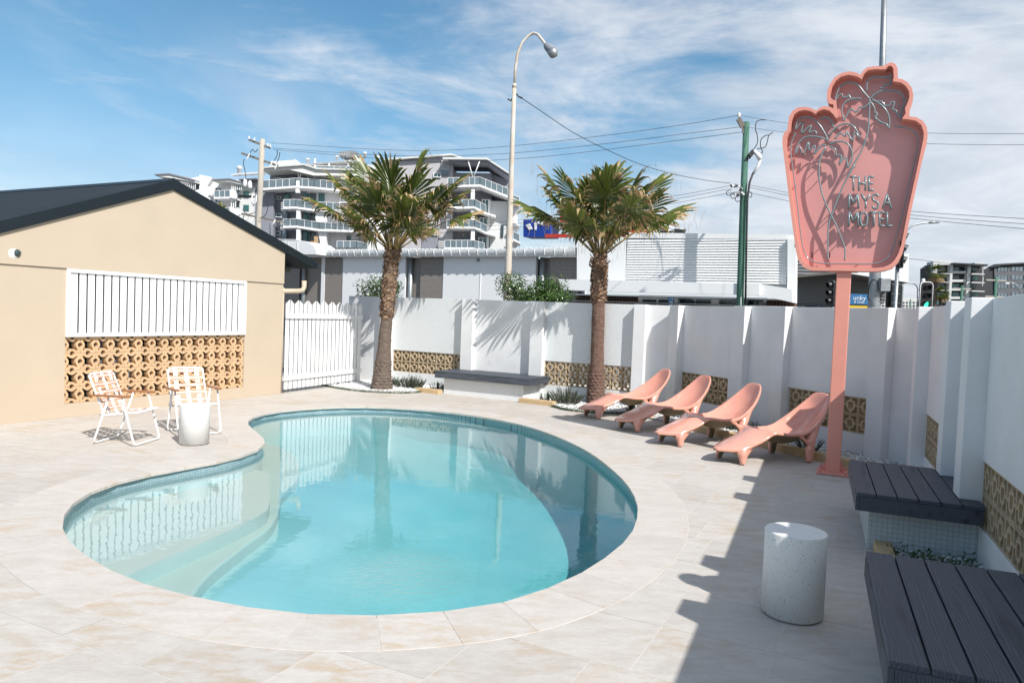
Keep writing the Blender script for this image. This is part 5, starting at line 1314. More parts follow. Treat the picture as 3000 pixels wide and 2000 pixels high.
# pergola beams
for i in range(9): A.poly('pergola_beam', AWHITE, [(885 + i*14, 481 - i*1.2), (915 + i*14, 477 - i*1.2), (915 + i*14, 479 - i*1.2), (885 + i*14, 483.5 - i*1.2)], .4, 2.4)
for x, y in ((918, 463), (960, 476), (1016, 480)): A.rect('pergola_post', AWHITE, x, y, x + 4, 497, .4, .7)
for i in range(5): A.poly('pergola_beam', AWHITE, [(672 + i*17, 509 - i), (700 + i*17, 505 - i), (700 + i*17, 507 - i), (672 + i*17, 511 - i)], .6, 2)
# teal windows
def win(x0, y0, x1, y1, f=1.5, n=2):
    o = A.rect('window', TEAL, x0, y0, x1, y1, f, f + .08); s_ = A.q(x0, y0); e_ = A.q(x1, y1)
    m = MB()
    for i in range(n + 1):
        xx = s_[0] + (e_[0] - s_[0]) * i / n; m.box(xx - .05, xx + .05, f - .05, f - .002, e_[1], s_[1])
    m.box(s_[0] - .05, e_[0] + .05, f - .06, f - .003, s_[1] - .02, s_[1] + .08); m.box(s_[0] - .05, e_[0] + .05, f - .06, f - .003, e_[1] - .08, e_[1] + .02)
    m.build('window_frame', AWHITE, o)
for q in ((793, 516, 814, 525), (793, 571, 814, 579), (786, 622, 815, 632), (784, 675, 812, 685)): win(*q)
for q in ((623, 547, 641, 572), (623, 575, 641, 592), (623, 597, 640, 613)): win(*q, .9)
for q in ((970, 522, 990, 538), (1013, 520, 1025, 538), (1046, 525, 1064, 548), (1108, 518, 1130, 560), (961, 685, 988, 727), (868, 515, 878, 535)): win(*q, 1.5)
for q in ((1228, 508, 1242, 520), (1270, 507, 1291, 518), (1264, 677, 1282, 688), (1226, 678, 1236, 688)): win(*q, .3 if q[0] != 1264 else .2)
for q in ((1412, 583, 1429, 628), (1405, 637, 1426, 672), (1402, 695, 1425, 720)): win(*q, .8)
win(1450, 535, 1480, 560, 3.1)
for y in (560, 618, 672): 
    for x in (880, 900, 925): A.rect('glass_door', TEAL if x != 900 else GLASS, x, y + 2, x + 18, y + 32, 1.48, 1.58)
    for x in (1010, 1030, 1060, 1080): A.rect('glass_door', TEAL, x, y + 18, x + 15, y + 44, 1.48, 1.58)
for y in (575, 632, 690): A.rect('glass_door', GLASS, 1345, y, 1372, y + 26, 2.1, 2.19)
for y0_, y1_ in ((560, 582), (615, 640), (672, 700)): A.rect('screen_panel', AGREY, 845, y0_, 876, y1_, 1.45, 1.55)
# floor slabs and balustrades
def slab(pts, th=6, f0=-1.8, f1=1.5, m_=AWHITE):
    return A.poly('balcony_slab', m_, pts + [(x, y + th) for x, y in pts[::-1]], f0, f1)
def rail(pts, h, f=-1.7, step=17):
    r_ = MB(); gl = MB()
    Q = [(A.q(x, y), A.q(x, y - h)) for x, y in pts]
    for (a, b), (c, d) in zip(Q, Q[1:]):
        gl.add([(a[0], f + .02, a[1] + .08), (c[0], f + .02, c[1] + .08), (d[0], f + .02, d[1]), (b[0], f + .02, b[1])], [(0, 1, 2, 3)])
        gl.add([(a[0], f + .05, a[1] + .08), (c[0], f + .05, c[1] + .08), (d[0], f + .05, d[1]), (b[0], f + .05, b[1])], [(3, 2, 1, 0)])
        r_.bar((b[0], f, b[1]), (d[0], f, d[1]), .07, .07)
        n = max(1, int(abs(A_px(c[0]) - A_px(a[0])) / step))
        for i in range(n + 1):
            t = i / n; r_.bar((a[0] + (c[0]-a[0])*t, f, a[1] + (c[1]-a[1])*t), (b[0] + (d[0]-b[0])*t, f, b[1] + (d[1]-b[1])*t), .075, .06)
    o = r_.build('balustrade', AWHITE, A.t); gl.build('glass_panel', RAILG, o)
def A_px(s): return s * 19
for pts, h in (([(780, 557), (877, 550), (930, 553), (1000, 560)], 22), ([(841, 611), (877, 610), (927, 617), (1040, 622)], 21), ([(840, 666), (880, 665), (944, 675), (1100, 680)], 20)):
    slab(pts); rail(pts, h)
rail([(822, 722), (872, 722), (915, 730)], 17); rail([(995, 728), (1052, 728), (1084, 736)], 19)
slab([(641, 583), (690, 582), (704, 584)], 5); rail([(641, 583), (686, 582)], 19, step=12)
slab([(650, 635), (690, 633), (700, 634)], 5); rail([(644, 634), (684, 633)], 20, step=12)
A.poly('balcony_end', AWHITE, [(687, 561), (700, 563), (704, 588), (687, 584)], -1.9, -1.0); A.poly('balcony_end', AWHITE, [(686, 611), (697, 613), (703, 638), (688, 634)], -1.9, -1.0)
rail([(927, 502), (960, 503), (1048, 504)], 17, .2); rail([(1150, 500), (1170, 500)], 14, .2)
for pts, h, f1 in (([(1315, 549), (1408, 547), (1488, 579), (1522, 594)], 22, 5), ([(1320, 611), (1392, 610), (1425, 627), (1453, 635)], 21, 3), ([(1312, 668), (1392, 668), (1428, 684), (1452, 690)], 20, 3), ([(1306, 728), (1388, 728), (1420, 736)], 21, 3)):
    slab(pts, 6, -1.9, f1); rail(pts[:3] if len(pts) > 3 else pts, h, step=15)
slab([(1503, 650), (1522, 662)], 4, -1, 4); slab([(1503, 702), (1524, 712)], 4, -1, 4); rail([(1503, 702), (1522, 711)], 22, -1, 10); rail([(1503, 594), (1522, 601)], 20, -1, 10)
# columns, braces, screens
for x, ys in ((877, ((617, 645), (672, 703))), (1381, ((553, 588), (617, 647), (675, 706)))):
    for y0_, y1_ in ys: A.rect('column', AWHITE, x, y0_, x + 11, y1_ + 18, -1.6, -1.0)
A.rect('column', AWHITE, 876, 535, 887, 570, -1.7, -1.2); A.rect('column', AWHITE, 1428, 583, 1434, 728, .6, .9); A.rect('column', AWHITE, 1083, 690, 1095, 760, -1.5, 1)
A.poly('wall', AWHITE, [(933, 618), (962, 618), (962, 728), (947, 728), (930, 640)], -1.2, 1.4)
A.poly('wall', AWHITE, [(962, 618), (1010, 622), (1010, 760), (962, 760)], 1.0, 1.45); A.poly('wall', AWHITE, [(990, 520), (1012, 520), (1012, 620), (990, 620)], .8, 1.5)
A.poly('wall', AWHITE, [(1025, 520), (1046, 520), (1046, 700), (1025, 700)], .9, 1.5); A.poly('wall', AWHITE, [(1066, 505), (1104, 505), (1104, 700), (1066, 700)], .3, 1.5)
for a, b, c in (((1373, 476), (1387, 526), 0), ((1407, 476), (1388, 526), 0), ((878, 501), (884, 530), 0), ((892, 501), (885, 530), 0), ((493, 524), (499, 538), 0), ((520, 525), (516, 540), 0)):
    p, q = A.q(*a), A.q(*b); m = MB(); m.tube([(p[0], -1.3, p[1]), (q[0], -1.3, q[1])], .09, 6); m.build('brace', AWHITE, A.t)
LVR = mosaic('louvre_screen', (.62, .64, .64), (.62, .64, .64), (.30, .33, .35), .32, .6, .22)
def louv(x0, y0, x1, y1, f):
    m = MB(); a = A.q(x0, y0); b = A.q(x1, y1); n = max(3, int((a[1] - b[1]) / .26))
    for i in range(n): z = b[1] + (a[1] - b[1]) * i / n; m.box(a[0], b[0], f, f + .06, z, z + .15)
    return m.build('louvre_screen', ALIGHT, A.t)
louv(1293, 466, 1315, 497, .2); louv(826, 591, 841, 621, -.4); louv(824, 645, 838, 675, -.4); louv(1285, 704, 1306, 726, -.4); louv(973, 708, 992, 727, .3); louv(980, 672, 992, 682, .3)
for a in ((549, 533, 583, 560), (690, 538, 717, 562), (688, 588, 700, 612), (686, 640, 712, 664)):
    m = MB(); p = A.q(a[0], a[1]); q = A.q(a[2], a[3]); n = int((a[2] - a[0]) / 5)
    for i in range(n + 1): xx = p[0] + (q[0] - p[0]) * i / n; m.box(xx - .05, xx + .05, -1.4, -1.3, q[1], p[1])
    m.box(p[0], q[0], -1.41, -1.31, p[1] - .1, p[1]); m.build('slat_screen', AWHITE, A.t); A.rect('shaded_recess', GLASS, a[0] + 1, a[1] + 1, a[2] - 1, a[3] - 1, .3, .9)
A.rect('stair_glazing', TEAL, 827, 565, 840, 591, 1.0, 1.5); A.rect('stair_glazing', RAILG, 826, 621, 839, 645, .4, 1.5); A.rect('stair_glazing', RAILG, 824, 675, 836, 702, .4, 1.5); A.rect('stair_glazing', RAILG, 1293, 497, 1315, 512, .2, .45)
A.rect('narrow_window', GLASS, 1467, 658, 1475, 694, .7, .88)
# roof plant
def vent_on(x, y, r_, h_, lab): 
    p = at(x, y, 113); t = thing('rooftop_vent', lab, 'vent', p, 0, 'vents on the apartment roof'); m = MB(); m.lathe([(r_*.7, -h_), (r_*.7, h_*.2), (r_, h_*.3), (r_, h_*.8), (r_*.6, h_), (0, h_)], 12); m.build('cowl', ALIGHT, t)
vent_on(701, 500, .42, .7, 'round vent on the roof just left of the timber pole'); vent_on(901, 471, .33, .35, 'round vent at the left end of the pergola roof'); vent_on(987, 463, .3, .35, 'round vent left of the rooftop air conditioning box'); vent_on(1069, 455, .3, .5, 'round vent right of the rooftop air conditioning box'); vent_on(1105, 468, .42, .6, 'squat vent on the white tower above the left palm')
acu = facade('air_conditioner', 'slatted air conditioning box on the apartment roof', 'air conditioner', 1000, 113, (1, 0))
acu.poly('casing', GALV, [(993, 444), (1027, 441), (1043, 443), (1043, 459), (1020, 462), (993, 457)], 0, 2.2); acu.rect('stand', AGREY, 1008, 460, 1015, 468, .3, .9)
for i in range(7): acu.rect('fin', ALIGHT, 994 + i * 5, 445, 995.2 + i * 5, 457, -.08, -.01)
# people-free balcony clutter
ctt = facade('folded_beach_towel', 'orange and tan towel hanging on a lower balcony rail', 'towel', 915, 109, (1, 0)); ctt.poly('towel', mat('orange_cloth', (.55, .22, .06), .9), [(911, 706), (919, 707), (918, 726), (913, 722)], 0, .05)
cts = facade('timber_screen', 'small tan timber screen on a lower balcony', 'screen', 925, 109, (1, 0)); cts.poly('timber_boards', mat('pale_timber', (.45, .30, .17), .8), [(920, 692), (932, 693), (932, 728), (920, 726)], 0, .12)
pt = thing('potted_plant', 'yellow green potted plant on a left wing balcony', 'plant', at(648, 632, 110)); m = MB(); m.lathe([(.25, 0), (.3, .4), (0, .4)], 10); m.build('pot', ALIGHT, pt); m = MB()
for _ in range(70): blade(m, (0, 0, .4), (rnd.uniform(-.5, .5), rnd.uniform(-.5, .5), 1), rnd.uniform(.6, 2.0), .25, .4, 2)
m.build('leaves', leafmat('yellow_green_leaf', (.16, .17, .02), (.30, .28, .03)), pt, recalc=False)

# ---- distant buildings on the right
f2 = facade('apartment_tower', 'dark apartment building with white frames far behind the green traffic light', 'apartment building', 2780, 160, (1, -.12))
DK = mat('dark_facade', (.035, .037, .042), .7, var=.2, vscale=.4); PW = mat('pale_frame', (.58, .58, .56), .8)
f2.poly('wall', DK, [(2716, 785), (2732, 774), (2790, 774), (2885, 778), (2885, 960), (2716, 960)], 1.2, 3.5)
f2.poly('wall', PW, [(2733, 766), (2741, 765), (2784, 765), (2784, 776), (2745, 776), (2744, 800), (2733, 800)], -.2, 3)
for x, y in ((2778, 770), (2828, 778)): f2.rect('white_frame', PW, x, y, x + (7 if x < 2800 else 9), 960, -.3, 1.2)
for y in (798, 823, 848, 873, 897): f2.poly('balcony_slab', PW, [(2784, y - 4), (2828, y - 4), (2828, y + 3), (2784, y + 3)], -.2, 1.2)
for y in (802, 827, 852): f2.rect('balcony_slab', PW, 2837, y, 2874, y + 3, -1.5, 1.2)
for y in (801, 826, 850): f2.rect('balcony_slab', PW, 2752, y, 2778, y + 2, -.8, 1.2)
f2.poly('roof', DK, [(2784, 771), (2884, 776), (2878, 782), (2784, 774)], -1.8, 3)
for y in (781, 806, 831, 856, 880):
    for x, w_ in ((2786, 9), (2797, 20), (2842, 12), (2856, 14), (2751, 12), (2765, 10)): f2.rect('window', TEAL if (x + y) % 3 else GLASS, x, y, x + w_, y + 12, 1.08, 1.18)
f2.rect('lift_tower', PW, 2876, 767, 2905, 785, 3, 8)
for y in (784, 812): f2.rect('balcony_post', PW, 2869, y, 2871, y + 26, -1.4, -1.2)
f3 = facade('apartment_tower', 'dark grey block with rows of windows at the right edge of the picture', 'apartment building', 2950, 165, (1, .18))
f3.poly('wall', DK, [(2868, 800), (2925, 775), (3060, 768), (3060, 960), (2868, 960)], 0, 1.2); f3.poly('roof', DK, [(2902, 783), (2925, 773), (3060, 766), (3060, 770), (2925, 778)], -.9, 1.2)
GM = mat('grey_facade', (.10, .105, .115), .75)
f3.poly('wall', GM, [(2910, 785), (3060, 774), (3060, 960), (2910, 960)], -.3, -.01)
for y in (783, 808, 833, 858):
    for x, w_ in ((2919, 28), (2959, 34), (2995, 30)):
        o = f3.rect('window', RAILG, x, y - (x - 2919) * .02, x + w_, y + 12 - (x - 2919) * .02, -.36, -.31)
        for i in range(4): f3.rect('window_frame', DK, x + w_ * i / 3 - .4, y - (x - 2919) * .02, x + w_ * i / 3 + .4, y + 12 - (x - 2919) * .02, -.42, -.362, parent=None)
f4 = facade('low_apartment_row', 'pale far off apartment row low between the two traffic signals', 'apartment building', 2640, 240, (1, 0))
f4.rect('wall', PW, 2560, 872, 2698, 960, 0, 12); f4.rect('wall', PW, 2640, 866, 2652, 873, 2, 8)
for y in (884, 893, 901):
    for i in range(13): f4.rect('window', GLASS, 2564 + i * 10, y, 2570 + i * 10, y + 5, -.1, -.01)

# small far palms
def far_palm(px, py, D, h, r_, lab):
    p = at(px, py, D); t = thing('distant_palm', lab, 'palm tree', (p.x, p.y, 0), 0, 'distant palms beside the dark building')
    m = MB(); m.tube([(0, 0, 0), (.1, 0, p.z * .5), (0, 0, p.z)], [.28, .22, .2], 8); m.build('trunk', TRUNK, t)
    g = MB()
    for i in range(46):
        az = rnd.uniform(0, 6.28); el = rnd.uniform(-.9, 1.4); d = Vector((math.cos(az)*math.cos(el), math.sin(az)*math.cos(el), math.sin(el)))
        g.m = 1 if el < -.35 else 0; c = Vector((0, 0, p.z)) + d * r_ * .45; s_ = d.cross(Vector((0, 0, 1))).normalized()
        for k in range(9):
            a = (k - 4) * .24; dd = (d * math.cos(a) + s_ * math.sin(a)).normalized(); blade(g, c, dd, r_ * .6, r_ * .09, .7, 3)
    g.build('crown', [FROND, FTIP], t, recalc=False)
far_palm(2742, 803, 95, 0, 1.55, 'distant fan palm rising over the green traffic light')
far_palm(2756, 862, 95, 0, 1.35, 'lower distant fan palm just right of the green traffic light')

# ---- shrubs behind the wall
def shrub(px, py, D, rx, ry, rz, n, lab, seed):
    r = random.Random(seed); c = at(px, py, D); t = thing('street_shrub', lab, 'shrub', (c.x, c.y, 0), 0, 'shrubs behind the boundary wall'); g = MB()
    lumps = [Vector((r.uniform(-1, 1) * .7, r.uniform(-1, 1) * .6, r.uniform(-1, .75))) for _ in range(30)] + [Vector((r.uniform(-.4, .4), 0, r.uniform(-.9, .2))) for _ in range(8)]
    for _ in range(n):
        l = r.choice(lumps); d = Vector((r.gauss(0, 1), r.gauss(0, 1), r.gauss(0, 1))).normalized(); rr = r.uniform(.25, .45); q = l + d * rr
        q = Vector((q.x * rx, q.y * ry, c.z + q.z * rz)); nn = (d + Vector((r.uniform(-.6, .6), r.uniform(-.6, .6), r.uniform(-.2, .9)))).normalized()
        u = nn.cross(Vector((r.uniform(-1, 1), r.uniform(-1, 1), .3))).normalized(); v = nn.cross(u); s_ = r.uniform(.022, .038)
        g.add([q - u*s_, q + v*s_*.5 , q + u*s_*1.2, q - v*s_*.5], [(0, 1, 2, 3)])
    for l in lumps[:8]:
        pass
    g.build('foliage', SHRUB, t, recalc=False); b = MB()
    for l in lumps: b.tube([(0, 0, 0), (l.x*rx*.4, l.y*ry*.4, c.z * .7), (l.x*rx, l.y*ry, c.z + l.z*rz)], [.035, .022, .008], 5, cap=False)
    for _ in range(60):
        l = r.choice(lumps); d = Vector((r.uniform(-1, 1), r.uniform(-1, 1), r.uniform(0, 1))).normalized() * .45; a = Vector((l.x*rx, l.y*ry, c.z + l.z*rz)); b.tube([a, a + Vector((d.x*rx, d.y*ry, d.z*rz))], [.006, .003], 4, cap=False)
    b.build('branches', TRUNK, t)
shrub(1108, 858, 18.4, .60, .5, .45, 5200, 'green leafy shrub behind the wall, half hidden by the left palm trunk', 4)
shrub(1562, 862, 17.6, .98, .6, .55, 10500, 'rounded green shrub behind the wall right of the lamp post', 9)

# ------------------------------------------------------------ poles, lamps, signals
def pole_tube(name, mt, parent, pts, r_, n=16):
    m = MB(); m.tube(pts, r_, n); return m.build(name, mt, parent)
# street lamp
D_ = 19.0; pb = at(1486, 880, D_); lampt = thing('street_lamp', 'tall weathered street lamp with a curved arm behind the far bench', 'street lamp', (pb.x, pb.y, 0))
def rel(x, y, D): p = at(x, y, D); return (p.x - pb.x, p.y - pb.y, p.z)
pole_tube('pole', LAMPP, lampt, [(0, 0, 0), rel(1486, 870, D_), rel(1500, 450, D_), rel(1507, 250, D_)], [.105, .10, .062, .052])
pole_tube('arm', LAMPP, lampt, [rel(1507, 252, D_), rel(1510, 200, D_), rel(1517, 155, D_), rel(1530, 125, D_), rel(1550, 104, D_), rel(1564, 97, D_), rel(1576, 102, D_ - .1), rel(1592, 122, D_ - .3), rel(1600, 134, D_ - .4)], [.036] * 9, 12)
pole_tube('collar', LAMPP, lampt, [rel(1506.5, 258, D_), rel(1507, 246, D_)], .058, 12)
hd = rel(1600, 134, D_ - .4); m = MB(); hx_ = Vector((.55, -.45, -.62)).normalized(); c0 = Vector(hd)
m.tube([c0 - hx_ * .03, c0 + hx_ * .06, c0 + hx_ * .22, c0 + hx_ * .30], [.06, .10, .115, .09], 14); m.build('lamp_housing', AGREY, lampt)
m = MB(); m.tube([c0 + hx_ * .20 + Vector((0, 0, -.02)), c0 + hx_ * .34 + Vector((0, 0, -.03)), c0 + hx_ * .44 + Vector((0, 0, -.02))], [.115, .13, .04], 14); m.build('lamp_lens', GALV, lampt)
pole_tube('cable_bracket', BLACK, lampt, [rel(1488, 290, D_), rel(1496, 296, D_), rel(1506, 282, D_), rel(1514, 276, D_), rel(1519, 283, D_), rel(1530, 288, D_)], .022, 8)
# timber power pole on the left
D1_ = 38; p1 = at(753, 760, D1_); tp = thing('power_pole', 'grey weathered power pole with crossarms rising behind the black roof', 'power pole', (p1.x, p1.y, 0))
def rel1(x, y, D=D1_): p = at(x, y, D); return (p.x - p1.x, p.y - p1.y, p.z)
pole_tube('pole', CONC, tp, [(0, 0, 0), rel1(755, 700), rel1(762, 560), rel1(769, 408)], [.16, .15, .145, .13])
def xarm(a, b, w=.10, parent=tp, f=rel1, mt=TIMB): m = MB(); m.bar(f(*a), f(*b), w, w); return m.build('crossarm', mt, parent)
xarm((730, 410), (792, 434)); xarm((708, 449), (814, 486)); xarm((692, 623), (830, 652), .09)
for x, y in ((730, 409), (745, 414), (784, 430), (792, 433)):
    m = MB(); q = rel1(x, y - 3, D1_ - .1); m.lathe([(.03, -.05), (.055, 0), (.03, .03), (.05, .07), (.02, .12), (0, .12)], 8, q); m.build('insulator', CHAIRW, tp)
for x, y, s_ in ((725, 458, 1), (792, 480, 1), (806, 487, 1), (720, 640, .8), (737, 645, .8), (800, 650, .8)):
    m = MB(); q = rel1(x, y, D1_ - .15); m.bar((q[0], q[1], q[2] - .14), (q[0] + .12, q[1], q[2] + .16 * s_), .07, .05); m.build('switch_fitting', CHAIRW, tp)
for x, y in ((718, 548), (732, 553)): 
    m = MB(); q = rel1(x, y, D1_ - .2); m.lathe([(.09, 0), (.11, .1), (.10, .32), (.04, .42), (0, .42)], 10, q); m.build('surge_arrester', CHAIRW, tp)
bx_t = rel1(722, 572, D1_ - .25); m = MB(); m.box(bx_t[0] - .9 + .5, bx_t[0] + .35, -.3, .0, bx_t[2] - .1, bx_t[2]); m.build('transformer_bracket', BLACK, tp)
m = MB(); m.tube([rel1(743, 600, D1_ - .3), rel1(735, 585, D1_ - .3), rel1(741, 572, D1_ - .3), rel1(752, 572, D1_ - .3), rel1(750, 590, D1_ - .3), rel1(742, 604, D1_ - .3), rel1(737, 592, D1_ - .3), rel1(746, 580, D1_ - .3)], .035, 8); m.build('coiled_cable', CHAIRW, tp)
for i, P_ in enumerate([[(700, 600), (692, 585), (706, 574), (722, 570)], [(716, 466), (713, 480), (718, 500), (722, 545)], [(782, 585), (785, 605), (778, 630), (760, 640)], [(712, 610), (716, 622), (730, 628), (748, 622)], [(800, 655), (808, 665), (830, 660)], [(790, 655), (792, 700), (785, 720)], [(812, 440), (812, 455), (804, 470)], [(820, 446), (818, 460), (812, 475)], [(733, 448), (740, 438), (748, 446), (756, 436)], [(715, 630), (712, 645), (718, 665), (728, 690)], [(800, 690), (806, 705), (792, 722)]]):
    m = MB(); m.tube(catmull([rel1(x, y, D1_ - .25) for x, y in P_], 4, False), .020, 5); m.build('jumper_cable', WIRE, tp)
q = rel1(762, 690, D1_ - .25); m = MB(); m.box(q[0] - .08, q[0] + .08, -.32, -.15, q[2] - .3, q[2] + .3); m.build('conduit_box', CHAIRW, tp)
q = rel1(781, 697, D1_ - .25); m = MB(); m.box(q[0] - .17, q[0] + .17, -.32, -.1, q[2] - .11, q[2] + .11); m.build('meter_box', AWHITE, tp)
q0, q1 = rel1(690, 612, D1_ - .2), rel1(700, 625, D1_ - .2); m = MB(); m.bar((q0[0], -.2, q0[2]), (q1[0], -.2, q1[2] - .1), .12, .3); m.build('switch_box', AWHITE, tp)
# green power pole
D2_ = 25.5; p2 = at(2170, 880, D2_); gp = thing('power_pole', 'green painted power pole with a black riser cable in front of the white shop', 'power pole', (p2.x, p2.y, 0))
def rel2(x, y, D=D2_): p = at(x, y, D); return (p.x - p2.x, p.y - p2.y, p.z)
pole_tube('pole', GREENP, gp, [(0, 0, 0), rel2(2169, 860), rel2(2177, 600), rel2(2187, 358)], [.135, .125, .115, .105], 18)
m = MB(); m.bar(rel2(2163, 348, D2_ - .1), rel2(2176, 372, D2_ - .1), .08, .16); m.bar(rel2(2174, 368, D2_ - .1), rel2(2178, 390, D2_ - .1), .05, .05); m.build('top_bracket', TIMB, gp)
m = MB(); m.lathe([(.03, 0), (.07, .04), (.04, .07), (.065, .11), (.03, .16), (0, .17)], 10, rel2(2165, 345, D2_ - .1)); m.build('insulator', CHAIRW, gp)
pole_tube('riser_cable', WIRE, gp, [rel2(2184, 890, D2_ - .2), rel2(2187, 700, D2_ - .2), rel2(2190, 580, D2_ - .2), rel2(2196, 535, D2_ - .2), rel2(2206, 508, D2_ - .2)], .036, 8)
pole_tube('riser_cable', CHAIRW, gp, [rel2(2207, 508, D2_ - .2), rel2(2222, 485, D2_ - .2), rel2(2227, 468, D2_ - .2)], .05, 8)
pole_tube('cable_termination', CHAIRW, gp, [rel2(2227, 468, D2_ - .2), rel2(2222, 456, D2_ - .2), rel2(2208, 441, D2_ - .2)], [.085, .10, .05], 8)
m = MB(); q = rel2(2202, 450, D2_ - .15); m.bar((q[0] - .08, -.15, q[2] - .1), (q[0] + .06, -.15, q[2] + .09), .15, .14); m.bar(rel2(2198, 462, D2_ - .1), rel2(2182, 470, D2_ - .1), .05, .05); m.build('cable_bracket', BLACK, gp)
for P_ in ([(2208, 438), (2219, 418), (2218, 395), (2213, 378), (2216, 358), (2228, 352), (2243, 352)], [(2218, 436), (2240, 432), (2248, 415), (2252, 398), (2264, 388)], [(2227, 450), (2234, 446), (2228, 428), (2230, 408), (2242, 398), (2252, 396)]):
    m = MB(); m.tube(catmull([rel2(x, y, D2_ - .2) for x, y in P_], 4, False), .016, 5); m.build('jumper_cable', WIRE, gp)
r5_ = random.Random(5)
for i in range(16):
    x, y = 2148 + r5_.uniform(-4, 26), 545 + r5_.uniform(-2, 28); m = MB(); q = Vector(rel2(x, y, D2_ - .2)); m.bar(q, q + Vector((r5_.uniform(-.12, .12), 0, r5_.uniform(-.12, .12))), .05, .05); m.build('line_clamp', [GALV, BLACK, CHAIRW][i % 3], gp)
for i in range(5):
    x, y = 2142 + i * 13, 556 + (i % 3) * 9; P_ = [(x, y), (x - 14, y + 6), (x - 8, y + 17), (x + 8, y + 8)] if i < 4 else [(2192, 560), (2202, 566), (2200, 578), (2190, 576)]
    m = MB(); m.tube(catmull([rel2(a, b, D2_ - .2) for a, b in P_], 4, False), .014, 5); m.build('jumper_cable', WIRE, gp)
m = MB()
for i in range(5): q = Vector(rel2(2170.5, 872 + i * 5, D2_ - .13)); m.box(q.x - .02, q.x + .02, -.14, -.125, q.z - .018, q.z + .018)
m.build('number_tags', CHAIRW, gp)

# overhead wires: three dimensional runs between the poles, sagging under their own weight
def wire(pts, lab, r_=.011):
    P = [at(*p) for p in pts]; P = catmull([tuple(p) for p in P], 6, False); m = MB(); m.tube(P, r_ * .55, 5, cap=False); o = m.build('overhead_wire', WIRE); tag(o, lab, 'wire', 'overhead wires between the poles')
Dl, Dr = 37.8, 25.4
wire([(795, 419, Dl), (1180, 441, 34.5), (1450, 432, 32), (1750, 400, 29), (2000, 366, 27), (2164, 338, Dr)], 'uppermost overhead wire running from the grey pole to the tip of the green pole', .016)
wire([(798, 434, Dl), (1150, 456, 34.7), (1450, 452, 32), (1750, 424, 29), (2000, 393, 27), (2174, 372, Dr)], 'second overhead wire from the top, sagging between the grey and green poles', .016)
wire([(800, 438, Dl), (1250, 474, 34), (1500, 466, 31.5), (1690, 449, 29.5), (2000, 410, 27), (2176, 387, Dr)], 'third overhead wire from the top between the grey and green poles', .016)
for dy, w_ in ((0, 'highest'), (9, 'middle'), (21, 'lowest')): wire([(830, 640 + dy * .5, Dl), (1150, 662 + dy, 34.7), (1450, 652 + dy, 32), (1750, 612 + dy, 29), (1990, 572 + dy, 27), (2140, 544 + dy, Dr)], w_ + ' of the three low wires joining the grey and green poles', .013)
wire([(1530, 289, 19), (1600, 336, 20), (1680, 389, 21), (1780, 440, 22), (1880, 483, 23), (1980, 512, 24), (2080, 530, 25), (2140, 537, Dr)], 'dark service cable dropping from the street lamp to the green pole', .018)
wire([(2166, 338, Dr), (2260, 354, 24), (2400, 372, 22.5), (2717, 390, 20), (3040, 392, 17)], 'upper wire running right from the green pole past the pink sign', .010)
wire([(2190, 373, Dr), (2300, 388, 24), (2450, 402, 22.5), (2717, 421, 20), (3040, 425, 17)], 'second wire running right from the green pole past the pink sign', .010)
for i, (a, b) in enumerate(((541, 619), (548, 630), (563, 640))): wire([(2190, a, Dr), (2310, a + 24 + i, 24), (2450, a + 48 + i, 22.5), (2672, b, 20), (3040, b + 24 + i * 5, 17)], ('highest', 'middle', 'lowest')[i] + ' of three low wires leaving the green pole to the right', .012)
wire([(2655, 757, 40), (2745, 768, 60), (2880, 790, 90)], 'thin wire sloping down to the dark apartment building', .03)

# traffic signals and the grey mast
mst = thing('signal_mast', 'tall grey steel mast rising behind the pink sign to the top of the picture', 'mast', (at(2560, 880, 20).x, 20, 0)); pm = at(2560, 880, 20)
def relm(x, y, D=20): p = at(x, y, D); return (p.x - pm.x, p.y - pm.y, p.z)
pole_tube('shaft', GALV, mst, [(0, 0, 0), relm(2560, 900), relm(2572, 600), relm(2585, 200), relm(2592, -60)], [.17, .16, .12, .085, .065], 18)
m = MB(); q = relm(2590, 834, 19.8); m.box(q[0] - .13, q[0] + .13, q[1] - .1, q[1] + .1, q[2] - .18, q[2] + .18); m.build('control_box', GALV, mst, bevel=.01)
pole_tube('cable_loop', BLACK, mst, catmull([relm(x, y, 19.7) for x, y in ((2552, 880), (2543, 872), (2547, 838), (2553, 824), (2563, 820), (2572, 830), (2576, 850))], 4, False), .015, 6)
pole_tube('cable_loop', BLACK, mst, catmull([relm(x, y, 19.7) for x, y in ((2577, 855), (2581, 876), (2577, 884))], 4, False), .015, 6)
